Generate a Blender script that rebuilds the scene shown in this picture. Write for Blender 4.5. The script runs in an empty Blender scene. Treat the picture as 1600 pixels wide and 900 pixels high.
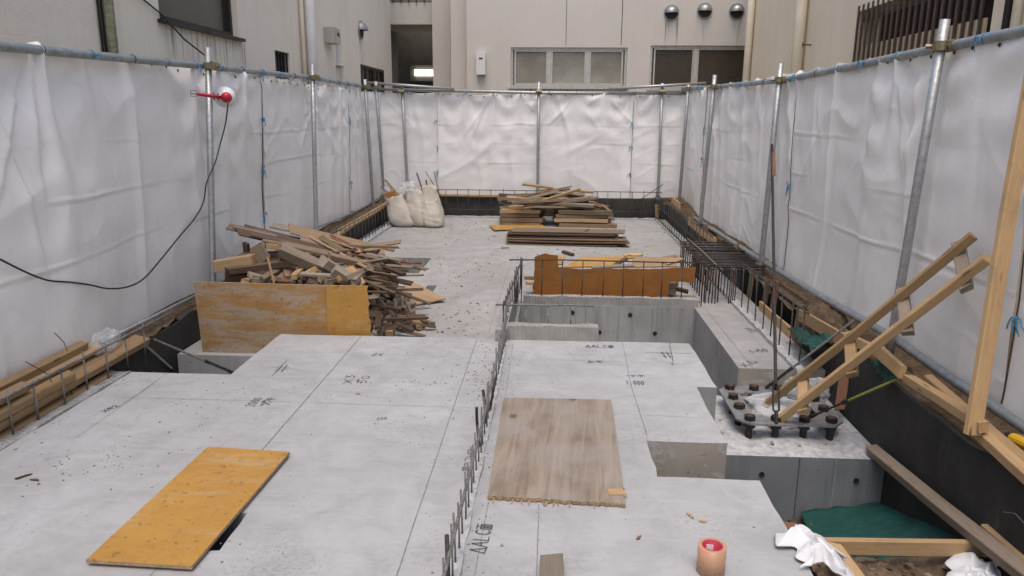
import bpy, math, random
import numpy as np
from mathutils import Vector, Matrix, Euler
random.seed(7)
rng = np.random.default_rng(7)
S = bpy.context.scene
COL = S.collection

# ------------------------------------------------------------------ camera
F = 1155.0; H = 1.5
VX, VY = 864, 180
PITCH = math.atan((450 - VY) / F); YAW = math.atan((VX - 800) / math.hypot(F, 450 - VY)); ROLL = math.radians(0.4)
FW = Vector((-math.sin(YAW) * math.cos(PITCH), math.cos(YAW) * math.cos(PITCH), -math.sin(PITCH)))
R0 = FW.cross(Vector((0, 0, 1))).normalized(); U0 = R0.cross(FW)
RT = R0 * math.cos(ROLL) + U0 * math.sin(ROLL); UP = U0 * math.cos(ROLL) - R0 * math.sin(ROLL)
cam = bpy.data.cameras.new('camera'); cam.sensor_width = 36; cam.lens = F / 1600 * 36
cam.clip_start = 0.05; cam.clip_end = 800
camo = bpy.data.objects.new('camera', cam); COL.objects.link(camo)
m = Matrix((RT, UP, -FW)).transposed().to_4x4(); m.translation = (0, 0, H)
camo.matrix_world = m
S.camera = camo

# ------------------------------------------------------------------ sky, sun, exposure
SUN_EL, SUN_AZ = 70.0, 184.0        # azimuth clockwise from +Y
W = bpy.data.worlds.new('World'); S.world = W; W.use_nodes = True
nt = W.node_tree; bg = nt.nodes['Background']
sky = nt.nodes.new('ShaderNodeTexSky'); sky.sky_type = 'NISHITA'; sky.sun_disc = False
sky.sun_elevation = math.radians(SUN_EL); sky.sun_rotation = math.radians(SUN_AZ)
sky.air_density = 1.0; sky.dust_density = 4.5; sky.ozone_density = 1.0
nt.links.new(sky.outputs[0], bg.inputs[0]); bg.inputs[1].default_value = 0.15
sl = bpy.data.lights.new('sun', 'SUN'); sl.energy = 0.5; sl.angle = math.radians(24); sl.color = (1, .98, .96)
so = bpy.data.objects.new('sun', sl); COL.objects.link(so)
az, el = math.radians(SUN_AZ), math.radians(SUN_EL)
sd = Vector((math.sin(az) * math.cos(el), math.cos(az) * math.cos(el), math.sin(el)))
so.rotation_euler = sd.to_track_quat('Z', 'Y').to_euler(); so.location = sd * 30
S.view_settings.view_transform = 'Standard'; S.view_settings.look = 'None'
S.view_settings.gamma = 1; S.view_settings.exposure = 0.68

# ------------------------------------------------------------------ helpers
def P(x, y, z=None, Y=None, X=None):
    """pixel of the 1600x900 photograph -> point on the plane z, Y or X"""
    d = FW * F + RT * (x - 800) - UP * (y - 450)
    if z is not None: t = (z - H) / d.z
    elif Y is not None: t = Y / d.y
    else: t = X / d.x
    return Vector((0, 0, H)) + d * t

def tag(o, label=None, cat=None, group=None, kind=None):
    if label: o['label'] = label
    if cat: o['category'] = cat
    if group: o['group'] = group
    if kind: o['kind'] = kind
    return o

def thing(name, label, cat, loc=(0, 0, 0), group=None):
    o = bpy.data.objects.new(name, None); COL.objects.link(o); o.location = loc
    o.empty_display_size = .1
    return tag(o, label, cat, group)

def link(name, me, parent=None, mw=None):
    o = bpy.data.objects.new(name, me); COL.objects.link(o)
    if mw is not None: o.matrix_world = mw
    if parent is not None:
        o.parent = parent; o.matrix_parent_inverse = Matrix.Translation(-root_loc(parent)) if parent.type == 'EMPTY' else parent.matrix_basis.inverted()
        if mw is not None: o.matrix_basis = mw
    return o
def root_loc(o): return Vector(o.location)

class MB:
    def __init__(s): s.v = []; s.f = []; s.m = []
    def add(s, vs, fs, mi=0):
        b = len(s.v); s.v += [tuple(v) for v in vs]
        s.f += [tuple(i + b for i in f) for f in fs]; s.m += [mi] * len(fs)
        return s
    def box(s, a, b, mi=0, M=None):
        x0, y0, z0 = a; x1, y1, z1 = b
        vs = [Vector(q) for q in ((x0,y0,z0),(x1,y0,z0),(x1,y1,z0),(x0,y1,z0),(x0,y0,z1),(x1,y0,z1),(x1,y1,z1),(x0,y1,z1))]
        if M is not None: vs = [M @ v for v in vs]
        return s.add(vs, [(0,3,2,1),(4,5,6,7),(0,1,5,4),(1,2,6,5),(2,3,7,6),(3,0,4,7)], mi)
    def tube(s, pts, r, n=8, mi=0, caps=True):
        pts = [Vector(p) for p in pts]; rs = r if isinstance(r, (list, tuple)) else [r] * len(pts)
        vs = []; fs = []; t0 = None; nrm = None
        for i, p in enumerate(pts):
            t = (pts[min(i + 1, len(pts) - 1)] - pts[max(i - 1, 0)]).normalized()
            if nrm is None:
                h = Vector((0, 0, 1)) if abs(t.z) < .9 else Vector((1, 0, 0))
                nrm = t.cross(h).normalized()
            else:
                nrm = (nrm - t * nrm.dot(t)).normalized()
            bi = t.cross(nrm)
            for k in range(n):
                a = 2 * math.pi * k / n
                vs.append(p + (nrm * math.cos(a) + bi * math.sin(a)) * rs[i])
        for i in range(len(pts) - 1):
            for k in range(n):
                a = i * n + k; b = i * n + (k + 1) % n
                fs.append((a, b, b + n, a + n))
        if caps:
            fs.append(tuple(range(n - 1, -1, -1))); fs.append(tuple((len(pts) - 1) * n + k for k in range(n)))
        return s.add(vs, fs, mi)
    def lathe(s, prof, M=None, n=20, mi=0):
        vs = []; fs = []
        for (r, z) in prof:
            for k in range(n):
                a = 2 * math.pi * k / n; v = Vector((r * math.cos(a), r * math.sin(a), z))
                vs.append(M @ v if M is not None else v)
        for i in range(len(prof) - 1):
            for k in range(n):
                a = i * n + k; b = i * n + (k + 1) % n
                fs.append((a, b, b + n, a + n))
        return s.add(vs, fs, mi)
    def prism(s, poly, ax, d0, d1, mi=0):
        """poly in the two other axes, extruded along axis ax between d0 and d1"""
        def mk(p, d):
            if ax == 'z': return (p[0], p[1], d)
            if ax == 'y': return (p[0], d, p[1])
            return (d, p[0], p[1])
        n = len(poly); vs = [mk(p, d0) for p in poly] + [mk(p, d1) for p in poly]
        fs = [tuple(range(n - 1, -1, -1)), tuple(range(n, 2 * n))] + [(i, (i + 1) % n, (i + 1) % n + n, i + n) for i in range(n)]
        return s.add(vs, fs, mi)
    def mesh(s, name, mats, smooth=False):
        me = bpy.data.meshes.new(name); me.from_pydata(s.v, [], s.f)
        for mt in (mats if isinstance(mats, (list, tuple)) else [mats]): me.materials.append(mt)
        if any(s.m): me.polygons.foreach_set('material_index', s.m)
        if smooth: me.polygons.foreach_set('use_smooth', [True] * len(me.polygons))
        me.update(); return me
    def build(s, name, mats, parent=None, smooth=False, fix=True):
        me = s.mesh(name, mats, smooth)
        if fix:
            import bmesh
            bm = bmesh.new(); bm.from_mesh(me); bmesh.ops.recalc_face_normals(bm, faces=bm.faces); bm.to_mesh(me); bm.free()
        return link(name, me, parent)

def vnoise(x, y, seed=0):
    """smooth value noise, numpy"""
    x = np.asarray(x, float); y = np.asarray(y, float)
    xi = np.floor(x).astype(np.int64); yi = np.floor(y).astype(np.int64); xf = x - xi; yf = y - yi
    def h(a, b):
        n = (a * 374761393 + b * 668265263 + seed * 974634777) & 0xffffffff
        n = ((n ^ (n >> 13)) * 1274126177) & 0xffffffff
        return ((n ^ (n >> 16)) & 0xffff) / 32767.5 - 1
    u = xf * xf * xf * (xf * (xf * 6 - 15) + 10); v = yf * yf * yf * (yf * (yf * 6 - 15) + 10)
    return (h(xi, yi) * (1 - u) + h(xi + 1, yi) * u) * (1 - v) + (h(xi, yi + 1) * (1 - u) + h(xi + 1, yi + 1) * u) * v
def fbm(x, y, seed=0, o=3):
    r = 0; a = 1
    for k in range(o): r = r + a * vnoise(x * 2 ** k, y * 2 ** k, seed + k); a *= .5
    return r

def grid_solid(us, vs, solid, w0, w1, mp, top_mi=0, side_mi=0, jag=0.0):
    """cells of a u,v grid extruded from w0 to w1; outer walls only"""
    mb = MB(); idx = {}
    def vid(i, j, k):
        key = (i, j, k)
        if key not in idx:
            idx[key] = len(mb.v)
            mb.v.append(tuple(mp(us[i], vs[j], w1 if k else w0)))
        return idx[key]
    nu, nv = len(us) - 1, len(vs) - 1
    ok = lambda i, j: 0 <= i < nu and 0 <= j < nv and solid((us[i] + us[i + 1]) / 2, (vs[j] + vs[j + 1]) / 2)
    for i in range(nu):
        for j in range(nv):
            if not ok(i, j): continue
            mb.f.append((vid(i, j, 1), vid(i + 1, j, 1), vid(i + 1, j + 1, 1), vid(i, j + 1, 1))); mb.m.append(top_mi)
            mb.f.append((vid(i, j, 0), vid(i, j + 1, 0), vid(i + 1, j + 1, 0), vid(i + 1, j, 0))); mb.m.append(side_mi)
            for (di, dj, a, b) in ((-1, 0, (i, j + 1), (i, j)), (1, 0, (i + 1, j), (i + 1, j + 1)), (0, -1, (i, j), (i + 1, j)), (0, 1, (i + 1, j + 1), (i, j + 1))):
                if not ok(i + di, j + dj):
                    mb.f.append((vid(*a, 0), vid(*b, 0), vid(*b, 1), vid(*a, 1))); mb.m.append(side_mi)
    return mb
def fine(brk, step):
    out = []
    for a, b in zip(brk[:-1], brk[1:]):
        n = max(1, int(math.ceil((b - a) / step)))
        out += [a + (b - a) * k / n for k in range(n)]
    return out + [brk[-1]]

# ------------------------------------------------------------------ materials
class NT:
    def __init__(s, name):
        s.mat = bpy.data.materials.new(name); s.mat.use_nodes = True; s.t = s.mat.node_tree
        s.b = s.t.nodes['Principled BSDF']
        s.tc = s.n('ShaderNodeTexCoord')
    def n(s, k, **kw):
        nd = s.t.nodes.new(k)
        for a, b in kw.items(): setattr(nd, a, b)
        return nd
    def l(s, a, b): s.t.links.new(a, b)
    def coord(s, scale=(1, 1, 1), src='Object', rnd=False):
        mp = s.n('ShaderNodeMapping'); mp.inputs['Scale'].default_value = scale
        s.l(s.tc.outputs[src], mp.inputs['Vector'])
        if rnd:
            oi = s.n('ShaderNodeObjectInfo'); mu = s.n('ShaderNodeMath', operation='MULTIPLY'); mu.inputs[1].default_value = 37
            s.l(oi.outputs['Random'], mu.inputs[0]); s.l(mu.outputs[0], mp.inputs['Location'])
        return mp.outputs[0]
    def noise(s, co, scale, detail=4, rough=.55, dist=0):
        nd = s.n('ShaderNodeTexNoise'); nd.inputs['Scale'].default_value = scale; nd.inputs['Detail'].default_value = detail
        nd.inputs['Roughness'].default_value = rough; nd.inputs['Distortion'].default_value = dist
        s.l(co, nd.inputs['Vector']); return nd.outputs['Fac']
    def ramp(s, fac, stops):
        nd = s.n('ShaderNodeValToRGB'); cr = nd.color_ramp
        while len(cr.elements) < len(stops): cr.elements.new(.5)
        for e, (p, c) in zip(cr.elements, stops):
            e.position = p; e.color = (c, c, c, 1) if isinstance(c, (int, float)) else tuple(c) + (1,)
        s.l(fac, nd.inputs[0]); return nd.outputs[0]
    def mix(s, fac, a, b, mode='MIX'):
        nd = s.n('ShaderNodeMix', data_type='RGBA', blend_type=mode)
        for v, i in ((fac, 0), (a, 6), (b, 7)):
            if hasattr(v, 'links'): s.l(v, nd.inputs[i])
            else: nd.inputs[i].default_value = v if i == 0 else (tuple(v) + (1,))
        return nd.outputs[2]
    def bump(s, fac, dist=.002, strength=1, prev=None):
        nd = s.n('ShaderNodeBump'); nd.inputs['Distance'].default_value = dist; nd.inputs['Strength'].default_value = strength
        s.l(fac, nd.inputs['Height'])
        if prev is not None: s.l(prev, nd.inputs['Normal'])
        return nd.outputs[0]
    def fin(s, col, rough=.8, bump=None, metal=0, spec=.3):
        for v, nm in ((col, 'Base Color'), (rough, 'Roughness')):
            if hasattr(v, 'links'): s.l(v, s.b.inputs[nm])
            else: s.b.inputs[nm].default_value = v if nm == 'Roughness' else tuple(v) + (1,)
        s.b.inputs['Metallic'].default_value = metal; s.b.inputs['Specular IOR Level'].default_value = spec
        if bump is not None: s.l(bump, s.b.inputs['Normal'])
        return s.mat

def concrete_top(name, c0, c1, speck=.0, dark=(.2, .19, .18)):
    t = NT(name); co = t.coord()
    big = t.noise(co, .9, 5, .6); mid = t.noise(co, 6, 5, .65, .6); fin_ = t.noise(co, 60, 4, .7)
    c = t.mix(t.ramp(big, [(.35, 0.0), (.68, 1.0)]), c0, c1)
    c = t.mix(t.ramp(mid, [(.4, 0.0), (.8, .6)]), c, tuple(a * .74 for a in c1))
    damp = t.noise(t.coord((1, .55, 1)), 1.1, 6, .68, 1.0)
    c = t.mix(t.ramp(damp, [(.52, 0.0), (.70, .42)]), c, tuple(a * .70 for a in c1))
    # trowel streaks
    st = t.noise(t.coord((1.5, 22, 1)), 2.0, 4, .6, .4)
    c = t.mix(t.ramp(st, [(.52, 0.0), (.8, .35)]), c, tuple(min(1, a * 1.12) for a in c0))
    # scuffed flakes and dirt, in patches
    patch = t.ramp(t.noise(t.coord((1, 1, 1)), 1.7, 3, .55), [(.48, 0.0), (.72, 1.0)])
    fl = t.ramp(t.noise(co, 48, 5, .75), [(.585 - speck, 0.0), (.63 - speck, 1.0)])
    mm = t.n('ShaderNodeMath', operation='MULTIPLY'); t.l(patch, mm.inputs[0]); t.l(fl, mm.inputs[1])
    mm2 = t.n('ShaderNodeMath', operation='MULTIPLY'); t.l(mm.outputs[0], mm2.inputs[0]); mm2.inputs[1].default_value = .6
    c = t.mix(mm2.outputs[0], c, dark)
    vo = t.n('ShaderNodeTexVoronoi'); vo.inputs['Scale'].default_value = 16; t.l(co, vo.inputs['Vector'])
    sp = t.ramp(vo.outputs['Distance'], [(.045, .85), (.07, 0.0)])
    sel = t.ramp(t.noise(co, 3.3, 2), [(.5, 0.0), (.56, 1.0)])
    m3 = t.n('ShaderNodeMath', operation='MULTIPLY'); t.l(sp, m3.inputs[0]); t.l(sel, m3.inputs[1])
    c = t.mix(m3.outputs[0], c, (.12, .115, .11))
    b = t.bump(mid, .004, .35); b = t.bump(fin_, .0015, .5, b)
    return t.fin(c, t.ramp(mid, [(.3, .72), (.7, .95)]), b)
def concrete_face(name, c0, c1, streak=True):
    t = NT(name); co = t.coord()
    big = t.noise(co, 2.2, 5, .6, .5); fi = t.noise(co, 40, 4, .7)
    c = t.mix(t.ramp(big, [(.35, 0.0), (.7, 1.0)]), c0, c1)
    if streak:
        st = t.noise(t.coord((9, 9, .7)), 1.6, 4, .65)
        c = t.mix(t.ramp(st, [(.5, 0.0), (.78, .6)]), c, tuple(a * .55 for a in c1))
    if not streak:
        c = t.mix(t.ramp(t.noise(co, 8, 6, .7, .8), [(.54, 0.0), (.62, .8)]), c, (.42, .415, .40)); c = t.mix(t.ramp(t.noise(co, 11, 5, .7, .5), [(.64, 0.0), (.68, .9)]), c, (.06, .055, .05))
    vo = t.n('ShaderNodeTexVoronoi'); vo.inputs['Scale'].default_value = 14; t.l(co, vo.inputs['Vector'])
    c = t.mix(t.ramp(vo.outputs['Distance'], [(.05, .7), (.1, 0.0)]), c, (.1, .1, .095))
    return t.fin(c, .85, t.bump(fi, .002, .5))
def wood(name, c0, c1, dark, scale=1.0, rough=.75, knots=True):
    t = NT(name); co = t.coord((1.2 * scale, 22 * scale, 22 * scale), rnd=True)
    g = t.noise(co, 1.6, 6, .65, .8); f = t.noise(co, 7, 3, .6)
    c = t.mix(t.ramp(g, [(.3, 0.0), (.7, 1.0)]), c0, c1)
    c = t.mix(t.ramp(f, [(.55, 0.0), (.75, .6)]), c, dark)
    oi = t.n('ShaderNodeObjectInfo')
    hv = t.n('ShaderNodeHueSaturation'); t.l(c, hv.inputs['Color'])
    mr = t.n('ShaderNodeMapRange'); mr.inputs[3].default_value = .6; mr.inputs[4].default_value = 1.1; t.l(oi.outputs['Random'], mr.inputs[0]); t.l(mr.outputs[0], hv.inputs['Value'])
    c = hv.outputs[0]
    if knots:
        vo = t.n('ShaderNodeTexVoronoi'); vo.inputs['Scale'].default_value = 1; t.l(t.coord((3.2, 14, 14), rnd=True), vo.inputs['Vector'])
        c = t.mix(t.ramp(vo.outputs['Distance'], [(.06, .9), (.14, 0.0)]), c, tuple(a * .45 for a in dark))
    dirt = t.noise(t.coord((4, 4, 4), rnd=True), 1.4, 4, .6)
    c = t.mix(t.ramp(dirt, [(.55, 0.0), (.8, .55)]), c, (.16, .13, .1))
    return t.fin(c, rough, t.bump(g, .0015, .5))
def plain(name, c, rough=.6, metal=0, nscale=12, var=.25, bump=.0008, spec=.4):
    t = NT(name); co = t.coord(rnd=True); n = t.noise(co, nscale, 5, .65)
    cc = t.mix(t.ramp(n, [(.35, 0.0), (.7, 1.0)]), c, tuple(a * (1 - var) for a in c))
    r = t.ramp(n, [(.3, max(0., rough - .12)), (.7, min(1., rough + .1))])
    return t.fin(cc, r, t.bump(n, bump, .5), metal, spec)

M = {}
M['slab'] = concrete_top('slab_concrete', (.41, .41, .412), (.325, .322, .318), .06)
M['slab_back'] = concrete_top('dusty_concrete', (.365, .355, .34), (.29, .28, .265), .04, (.2, .18, .16))
M['face'] = concrete_face('formed_concrete', (.34, .34, .33), (.255, .255, .245))
M['face_tan'] = concrete_face('rough_concrete', (.34, .305, .26), (.25, .225, .19), False)
M['face_dk'] = concrete_face('grey_pour_pit_shade', (.215, .225, .235), (.165, .172, .18))  # separate blue-grey pour, with the pit's deeper shade put into its colour
M['rough'] = plain('raw_joint_concrete', (.36, .355, .34), .95, 0, 45, .5, .012)
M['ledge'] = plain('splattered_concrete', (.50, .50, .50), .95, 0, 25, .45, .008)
M['soil'] = plain('soil', (.17, .12, .08), 1, 0, 18, .55, .03, .1)
M['soil2'] = plain('dark_soil', (.11, .085, .062), 1, 0, 26, .55, .02, .1)
t = NT('black_board'); co = t.coord()
c = t.mix(t.ramp(t.noise(co, 3, 5, .65), [(.35, 0.0), (.7, 1.0)]), (.028, .027, .025), (.055, .052, .047))
c = t.mix(t.ramp(t.noise(t.coord((6, 6, .8)), 2, 5, .7), [(.6, 0.0), (.85, .5)]), c, (.2, .17, .13))
sp = t.ramp(t.noise(co, 70, 3, .7), [(.66, 0.0), (.74, .7)]); se = t.ramp(t.noise(co, 1.6, 2), [(.5, 0.0), (.65, 1.0)])
mm = t.n('ShaderNodeMath', operation='MULTIPLY'); t.l(sp, mm.inputs[0]); t.l(se, mm.inputs[1])
c = t.mix(mm.outputs[0], c, (.4, .39, .37))
M['black'] = t.fin(c, .75, t.bump(t.noise(co, 20, 4), .002, .5))
# white sheeting
t = NT('white_sheet'); co = t.coord()
c = t.mix(t.ramp(t.noise(co, 1.3, 5, .6), [(.35, 0.0), (.72, 1.0)]), (.88, .87, .85), (.81, .795, .77))
c = t.mix(t.ramp(t.noise(co, 3.5, 6, .7, 1.2), [(.56, 0.0), (.80, .26)]), c, (.55, .50, .44))
c = t.mix(t.ramp(t.noise(t.coord((1.2, 1.2, 2.0)), 7, 6, .75, .6), [(.64, 0.0), (.72, .3)]), c, (.45, .40, .35))
c = t.mix(t.ramp(t.noise(t.coord((3, 3, .8)), 2.4, 6, .7), [(.55, 0.0), (.78, .25)]), c, (.56, .53, .49))
w1 = t.noise(t.coord((1, 1, 1)), 9, 5, .6, 1.5); w2 = t.noise(t.coord((.6, .6, 2.2)), 14, 4, .6, 2)
b = t.bump(w1, .003, .15); b = t.bump(w2, .002, .15, b); b = t.bump(t.noise(co, 260, 2), .0006, .3, b)
M['sheet'] = t.fin(c, .5, b, 0, .35)
t.b.inputs['Transmission Weight'].default_value = 0
tr = t.n('ShaderNodeBsdfTranslucent'); t.l(c, tr.inputs[0]); ms = t.n('ShaderNodeMixShader'); ms.inputs[0].default_value = .12
t.l(t.b.outputs[0], ms.inputs[1]); t.l(tr.outputs[0], ms.inputs[2]); t.l(ms.outputs[0], t.t.nodes['Material Output'].inputs[0])
M['galv'] = plain('galvanised_steel', (.45, .455, .455), .5, .7, 30, .3, .0004)
M['galv_d'] = plain('weathered_pipe', (.36, .385, .385), .5, .6, 14, .35, .0006)
M['brass'] = plain('zinc_yellow_clamp', (.30, .25, .15), .55, .7, 40, .5)
M['rebar'] = plain('rebar_steel', (.085, .075, .07), .7, .5, 60, .5, .002)
M['rust'] = plain('rusty_steel', (.16, .08, .05), .85, .3, 50, .55, .002)
M['rebar_g'] = plain('dusty_rebar', (.24, .23, .22), .85, .2, 50, .6, .002)
M['rebar_t'] = plain('splattered_rebar', (.22, .21, .2), .85, .2, 70, .65, .002)
M['blackcord'] = plain('black_cable', (.015, .015, .016), .5)
M['blue'] = plain('blue_cord', (.06, .27, .47), .7)
M['pine'] = wood('fresh_pine', (.48, .325, .17), (.40, .255, .125), (.28, .165, .075))
M['old'] = wood('weathered_wood', (.26, .19, .125), (.18, .125, .08), (.10, .068, .045))
M['grey'] = wood('grey_wood', (.32, .265, .205), (.24, .195, .145), (.13, .1, .075))
M['beam'] = wood('weathered_beam', (.40, .32, .24), (.32, .245, .175), (.2, .14, .09))
M['dark'] = wood('dark_wood', (.12, .075, .05), (.085, .055, .035), (.05, .03, .02))
M['red'] = wood('reddish_wood', (.26, .12, .07), (.2, .09, .05), (.1, .05, .03))
M['plyraw'] = wood('raw_plywood', (.42, .29, .165), (.34, .225, .125), (.22, .14, .075), .5)
M['edge'] = plain('plywood_edge', (.42, .29, .17), .9, 0, 60, .5)
def coated(name, c0, c1, worn, wear):
    t = NT(name); co = t.coord(rnd=True)
    c = t.mix(t.ramp(t.noise(co, 4, 5, .6), [(.35, 0.0), (.7, 1.0)]), c0, c1)
    c = t.mix(t.ramp(t.noise(t.coord((2, 7, 7), rnd=True), 1.6, 6, .7, .6), [(.62 - wear, 0.0), (.78 - wear, .8)]), c, worn)
    c = t.mix(t.ramp(t.noise(co, 30, 4, .7), [(.60, 0.0), (.66, .75)]), c, (.15, .09, .045))
    c = t.mix(t.ramp(t.noise(t.coord((9, 9, 9), rnd=True), 1.0, 5, .7, .8), [(.52, 0.0), (.72, .35)]), c, tuple(a * .62 for a in c1))
    c = t.mix(t.ramp(t.noise(t.coord((2.2, 5, 5), rnd=True), 2.3, 6, .75), [(.58, 0.0), (.74, .22)]), c, (.45, .36, .24))
    return t.fin(c, .55, t.bump(t.noise(co, 35, 3), .0006, .4))
M['orange'] = coated('orange_formply', (.42, .225, .05), (.36, .185, .042), (.40, .30, .16), .10)
M['orange_w'] = coated('worn_formply', (.36, .20, .065), (.27, .15, .055), (.33, .285, .23), .19)
M['orange_d'] = coated('stained_formply', (.27, .115, .026), (.20, .08, .02), (.15, .08, .035), .08)
t = NT('weathered_plywood')
g = t.noise(t.coord((13, .9, 13)), 1.6, 6, .65, .9); c = t.mix(t.ramp(g, [(.36, 0.0), (.62, 1.0)]), (.30, .245, .19), (.185, .135, .095))
c = t.mix(t.ramp(t.noise(t.coord((40, 1.2, 40)), 1.6, 4, .6), [(.5, 0.0), (.75, .5)]), c, (.13, .09, .06))
c = t.mix(t.ramp(t.noise(t.coord((2.5, 2.5, 2.5)), 1.5, 5, .6), [(.36, 0.0), (.62, .6)]), c, (.30, .275, .25))
vo = t.n('ShaderNodeTexVoronoi'); vo.inputs['Scale'].default_value = 1; t.l(t.coord((6, 4.2, 6)), vo.inputs['Vector'])
c = t.mix(t.ramp(vo.outputs['Distance'], [(.08, .9), (.16, 0.0)]), c, (.13, .075, .04))
M['plyold'] = t.fin(c, .85, t.bump(g, .0015, .5))
t = NT('sack_cloth'); co = t.coord(rnd=True)
c = t.mix(t.ramp(t.noise(co, 5, 5, .65), [(.35, 0.0), (.7, 1.0)]), (.56, .51, .44), (.44, .39, .32))
wv = t.n('ShaderNodeTexWave'); wv.inputs['Scale'].default_value = 60; t.l(co, wv.inputs['Vector'])
b = t.bump(t.noise(co, 7, 3, .55, .5), .014, .6); b = t.bump(wv.outputs['Fac'], .001, .3, b)
M['sack'] = t.fin(c, .8, b)
t = NT('clear_film'); co = t.coord()
tb = t.b; tb.inputs['Base Color'].default_value = (.85, .87, .88, 1); tb.inputs['Roughness'].default_value = .18
tb.inputs['Specular IOR Level'].default_value = .9
tp = t.n('ShaderNodeBsdfTransparent'); ms = t.n('ShaderNodeMixShader')
lw = t.n('ShaderNodeLayerWeight'); lw.inputs[0].default_value = .35
fr = t.ramp(lw.outputs['Facing'], [(.0, .16), (.6, .42), (1.0, .9)]); t.l(fr, ms.inputs[0])
t.l(tp.outputs[0], ms.inputs[1]); t.l(tb.outputs[0], ms.inputs[2]); t.l(ms.outputs[0], t.t.nodes['Material Output'].inputs[0])
t.l(t.bump(t.noise(co, 22, 4, .6, 1), .01, .7), tb.inputs['Normal'])
M['film'] = t.mat
M['white_bag'] = plain('white_plastic', (.68, .68, .69), .45, 0, 14, .12, .004)
M['green'] = plain('green_sheet', (.013, .080, .066), .6, 0, 9, .45, .004)
M['steel'] = plain('mill_steel', (.30, .295, .285), .6, .4, 18, .45, .001)
M['bolt'] = plain('black_bolt', (.045, .042, .04), .55, .5, 40, .4, .001)
M['redp'] = plain('red_plastic', (.5, .015, .03), .4, 0, 10, .15, 0)
M['whitep'] = plain('white_enamel', (.8, .8, .8), .3, 0, 8, .08, 0)
M['tape'] = plain('packing_tape', (.50, .28, .165), .3, 0, 20, .15, .0002, .5)
M['tapered'] = plain('red_core', (.45, .03, .06), .6, 0, 20, .2, 0)
M['yellow'] = plain('yellow_plastic', (.75, .42, .02), .45, 0, 10, .15, 0)
M['cordg'] = plain('yellow_green_cord', (.36, .34, .08), .8, 0, 80, .5, .001)
M['crumb'] = plain('grey_crumb', (.20, .195, .185), .95, 0, 40, .4)
M['ink'] = plain('ink', (.06, .06, .07), .9, 0, 60, .4, 0)
M['faint'] = plain('faint_ink', (.25, .25, .26), .9, 0, 30, .6, 0)
def stucco(name, c0, c1, stain=.45, bd=.006):
    t = NT(name); co = t.coord()
    c = t.mix(t.ramp(t.noise(co, .8, 5, .6), [(.35, 0.0), (.7, 1.0)]), c0, c1)
    c = t.mix(t.ramp(t.noise(t.coord((5, 5, .35)), 1.5, 6, .7), [(.5, 0.0), (.85, stain)]), c, tuple(a * .42 for a in c1))
    b = t.bump(t.noise(co, 55, 4, .6), bd, .5); b = t.bump(t.noise(co, 6, 3), .01, .3, b)
    return t.fin(c, .9, b)
M['wall_l'] = stucco('beige_stucco', (.74, .68, .575), (.67, .61, .51), .2)
M['wall_b'] = stucco('grey_render', (.57, .53, .475), (.53, .49, .435), .12, .003)
M['wall_r'] = stucco('cream_stucco', (.75, .655, .50), (.68, .59, .44), .22)
M['dark_in'] = plain('dark_interior', (.05, .047, .043), .9)
M['mid_in'] = plain('passage_paint', (.19, .175, .15), .85, 0, 5, .2)
M['alu'] = plain('aged_aluminium', (.60, .57, .51), .45, .5, 20, .25)
M['bronze'] = plain('dark_bronze_frame', (.035, .03, .028), .5, .3)
t = NT('frosted_glass'); co = t.coord(); c = t.mix(t.ramp(t.noise(co, 1.2, 3), [(.35, 0.0), (.65, 1.0)]), (.30, .295, .24), (.17, .145, .11))
vo = t.n('ShaderNodeTexVoronoi'); vo.inputs['Scale'].default_value = 45; t.l(co, vo.inputs['Vector'])
M['frost'] = t.fin(c, .22, t.bump(vo.outputs['Distance'], .006, .5), 0, .7)
M['frost_d'] = plain('dark_frosted_glass', (.055, .04, .028), .3, 0, 3, .3, .0015, .6)
M['glass_d'] = plain('dark_window_glass', (.045, .04, .03), .16, 0, 2, .3, 0, .6)
M['pvc'] = plain('beige_pvc', (.66, .58, .44), .5, 0, 4, .15)
M['pvcw'] = plain('grey_white_pvc', (.70, .69, .66), .5, 0, 4, .15)
M['foam'] = plain('mossy_wrap', (.36, .35, .23), .95, 0, 22, .45, .02)
M['louver'] = plain('brown_louver', (.075, .045, .035), .55, 0, 10, .3)
M['tan'] = plain('tan_panel', (.52, .43, .27), .6, 0, 5, .15)
M['boxp'] = plain('meter_box', (.42, .395, .35), .5, 0, 8, .2)
M['ss'] = plain('stainless_hood', (.36, .36, .35), .45, .8, 8, .3)
t = NT('fluorescent_tube'); t.b.inputs['Emission Color'].default_value = (1, .97, .85, 1); t.b.inputs['Emission Strength'].default_value = 2.5; M['lamp'] = t.mat

# ------------------------------------------------------------------ ground and foundation
ZB = -.17
GX0, GX1, GY0, GY1 = -2.70, 1.93, -4.0, 12.5
def ring(mb, xs, ys, z, hole):
    for i in range(len(xs) - 1):
        for j in range(len(ys) - 1):
            cx, cy = (xs[i] + xs[i + 1]) / 2, (ys[j] + ys[j + 1]) / 2
            if hole(cx, cy): continue
            mb.add([(xs[i], ys[j], z), (xs[i + 1], ys[j], z), (xs[i + 1], ys[j + 1], z), (xs[i], ys[j + 1], z)], [(0, 1, 2, 3)])
mb = MB(); ring(mb, [-250, GX0, GX1, 250], [-250, GY0, GY1, 400], .06, lambda x, y: GX0 < x < GX1 and GY0 < y < GY1)
tag(mb.build('ground', M['soil'], fix=False), kind='structure')
mb = MB(); mb.box((GX0 - .3, GY0 - .3, -1.4), (GX1 + .3, GY1 + .3, -1.0))
tag(mb.build('pit_floor', M['soil2']), kind='structure')

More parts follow.
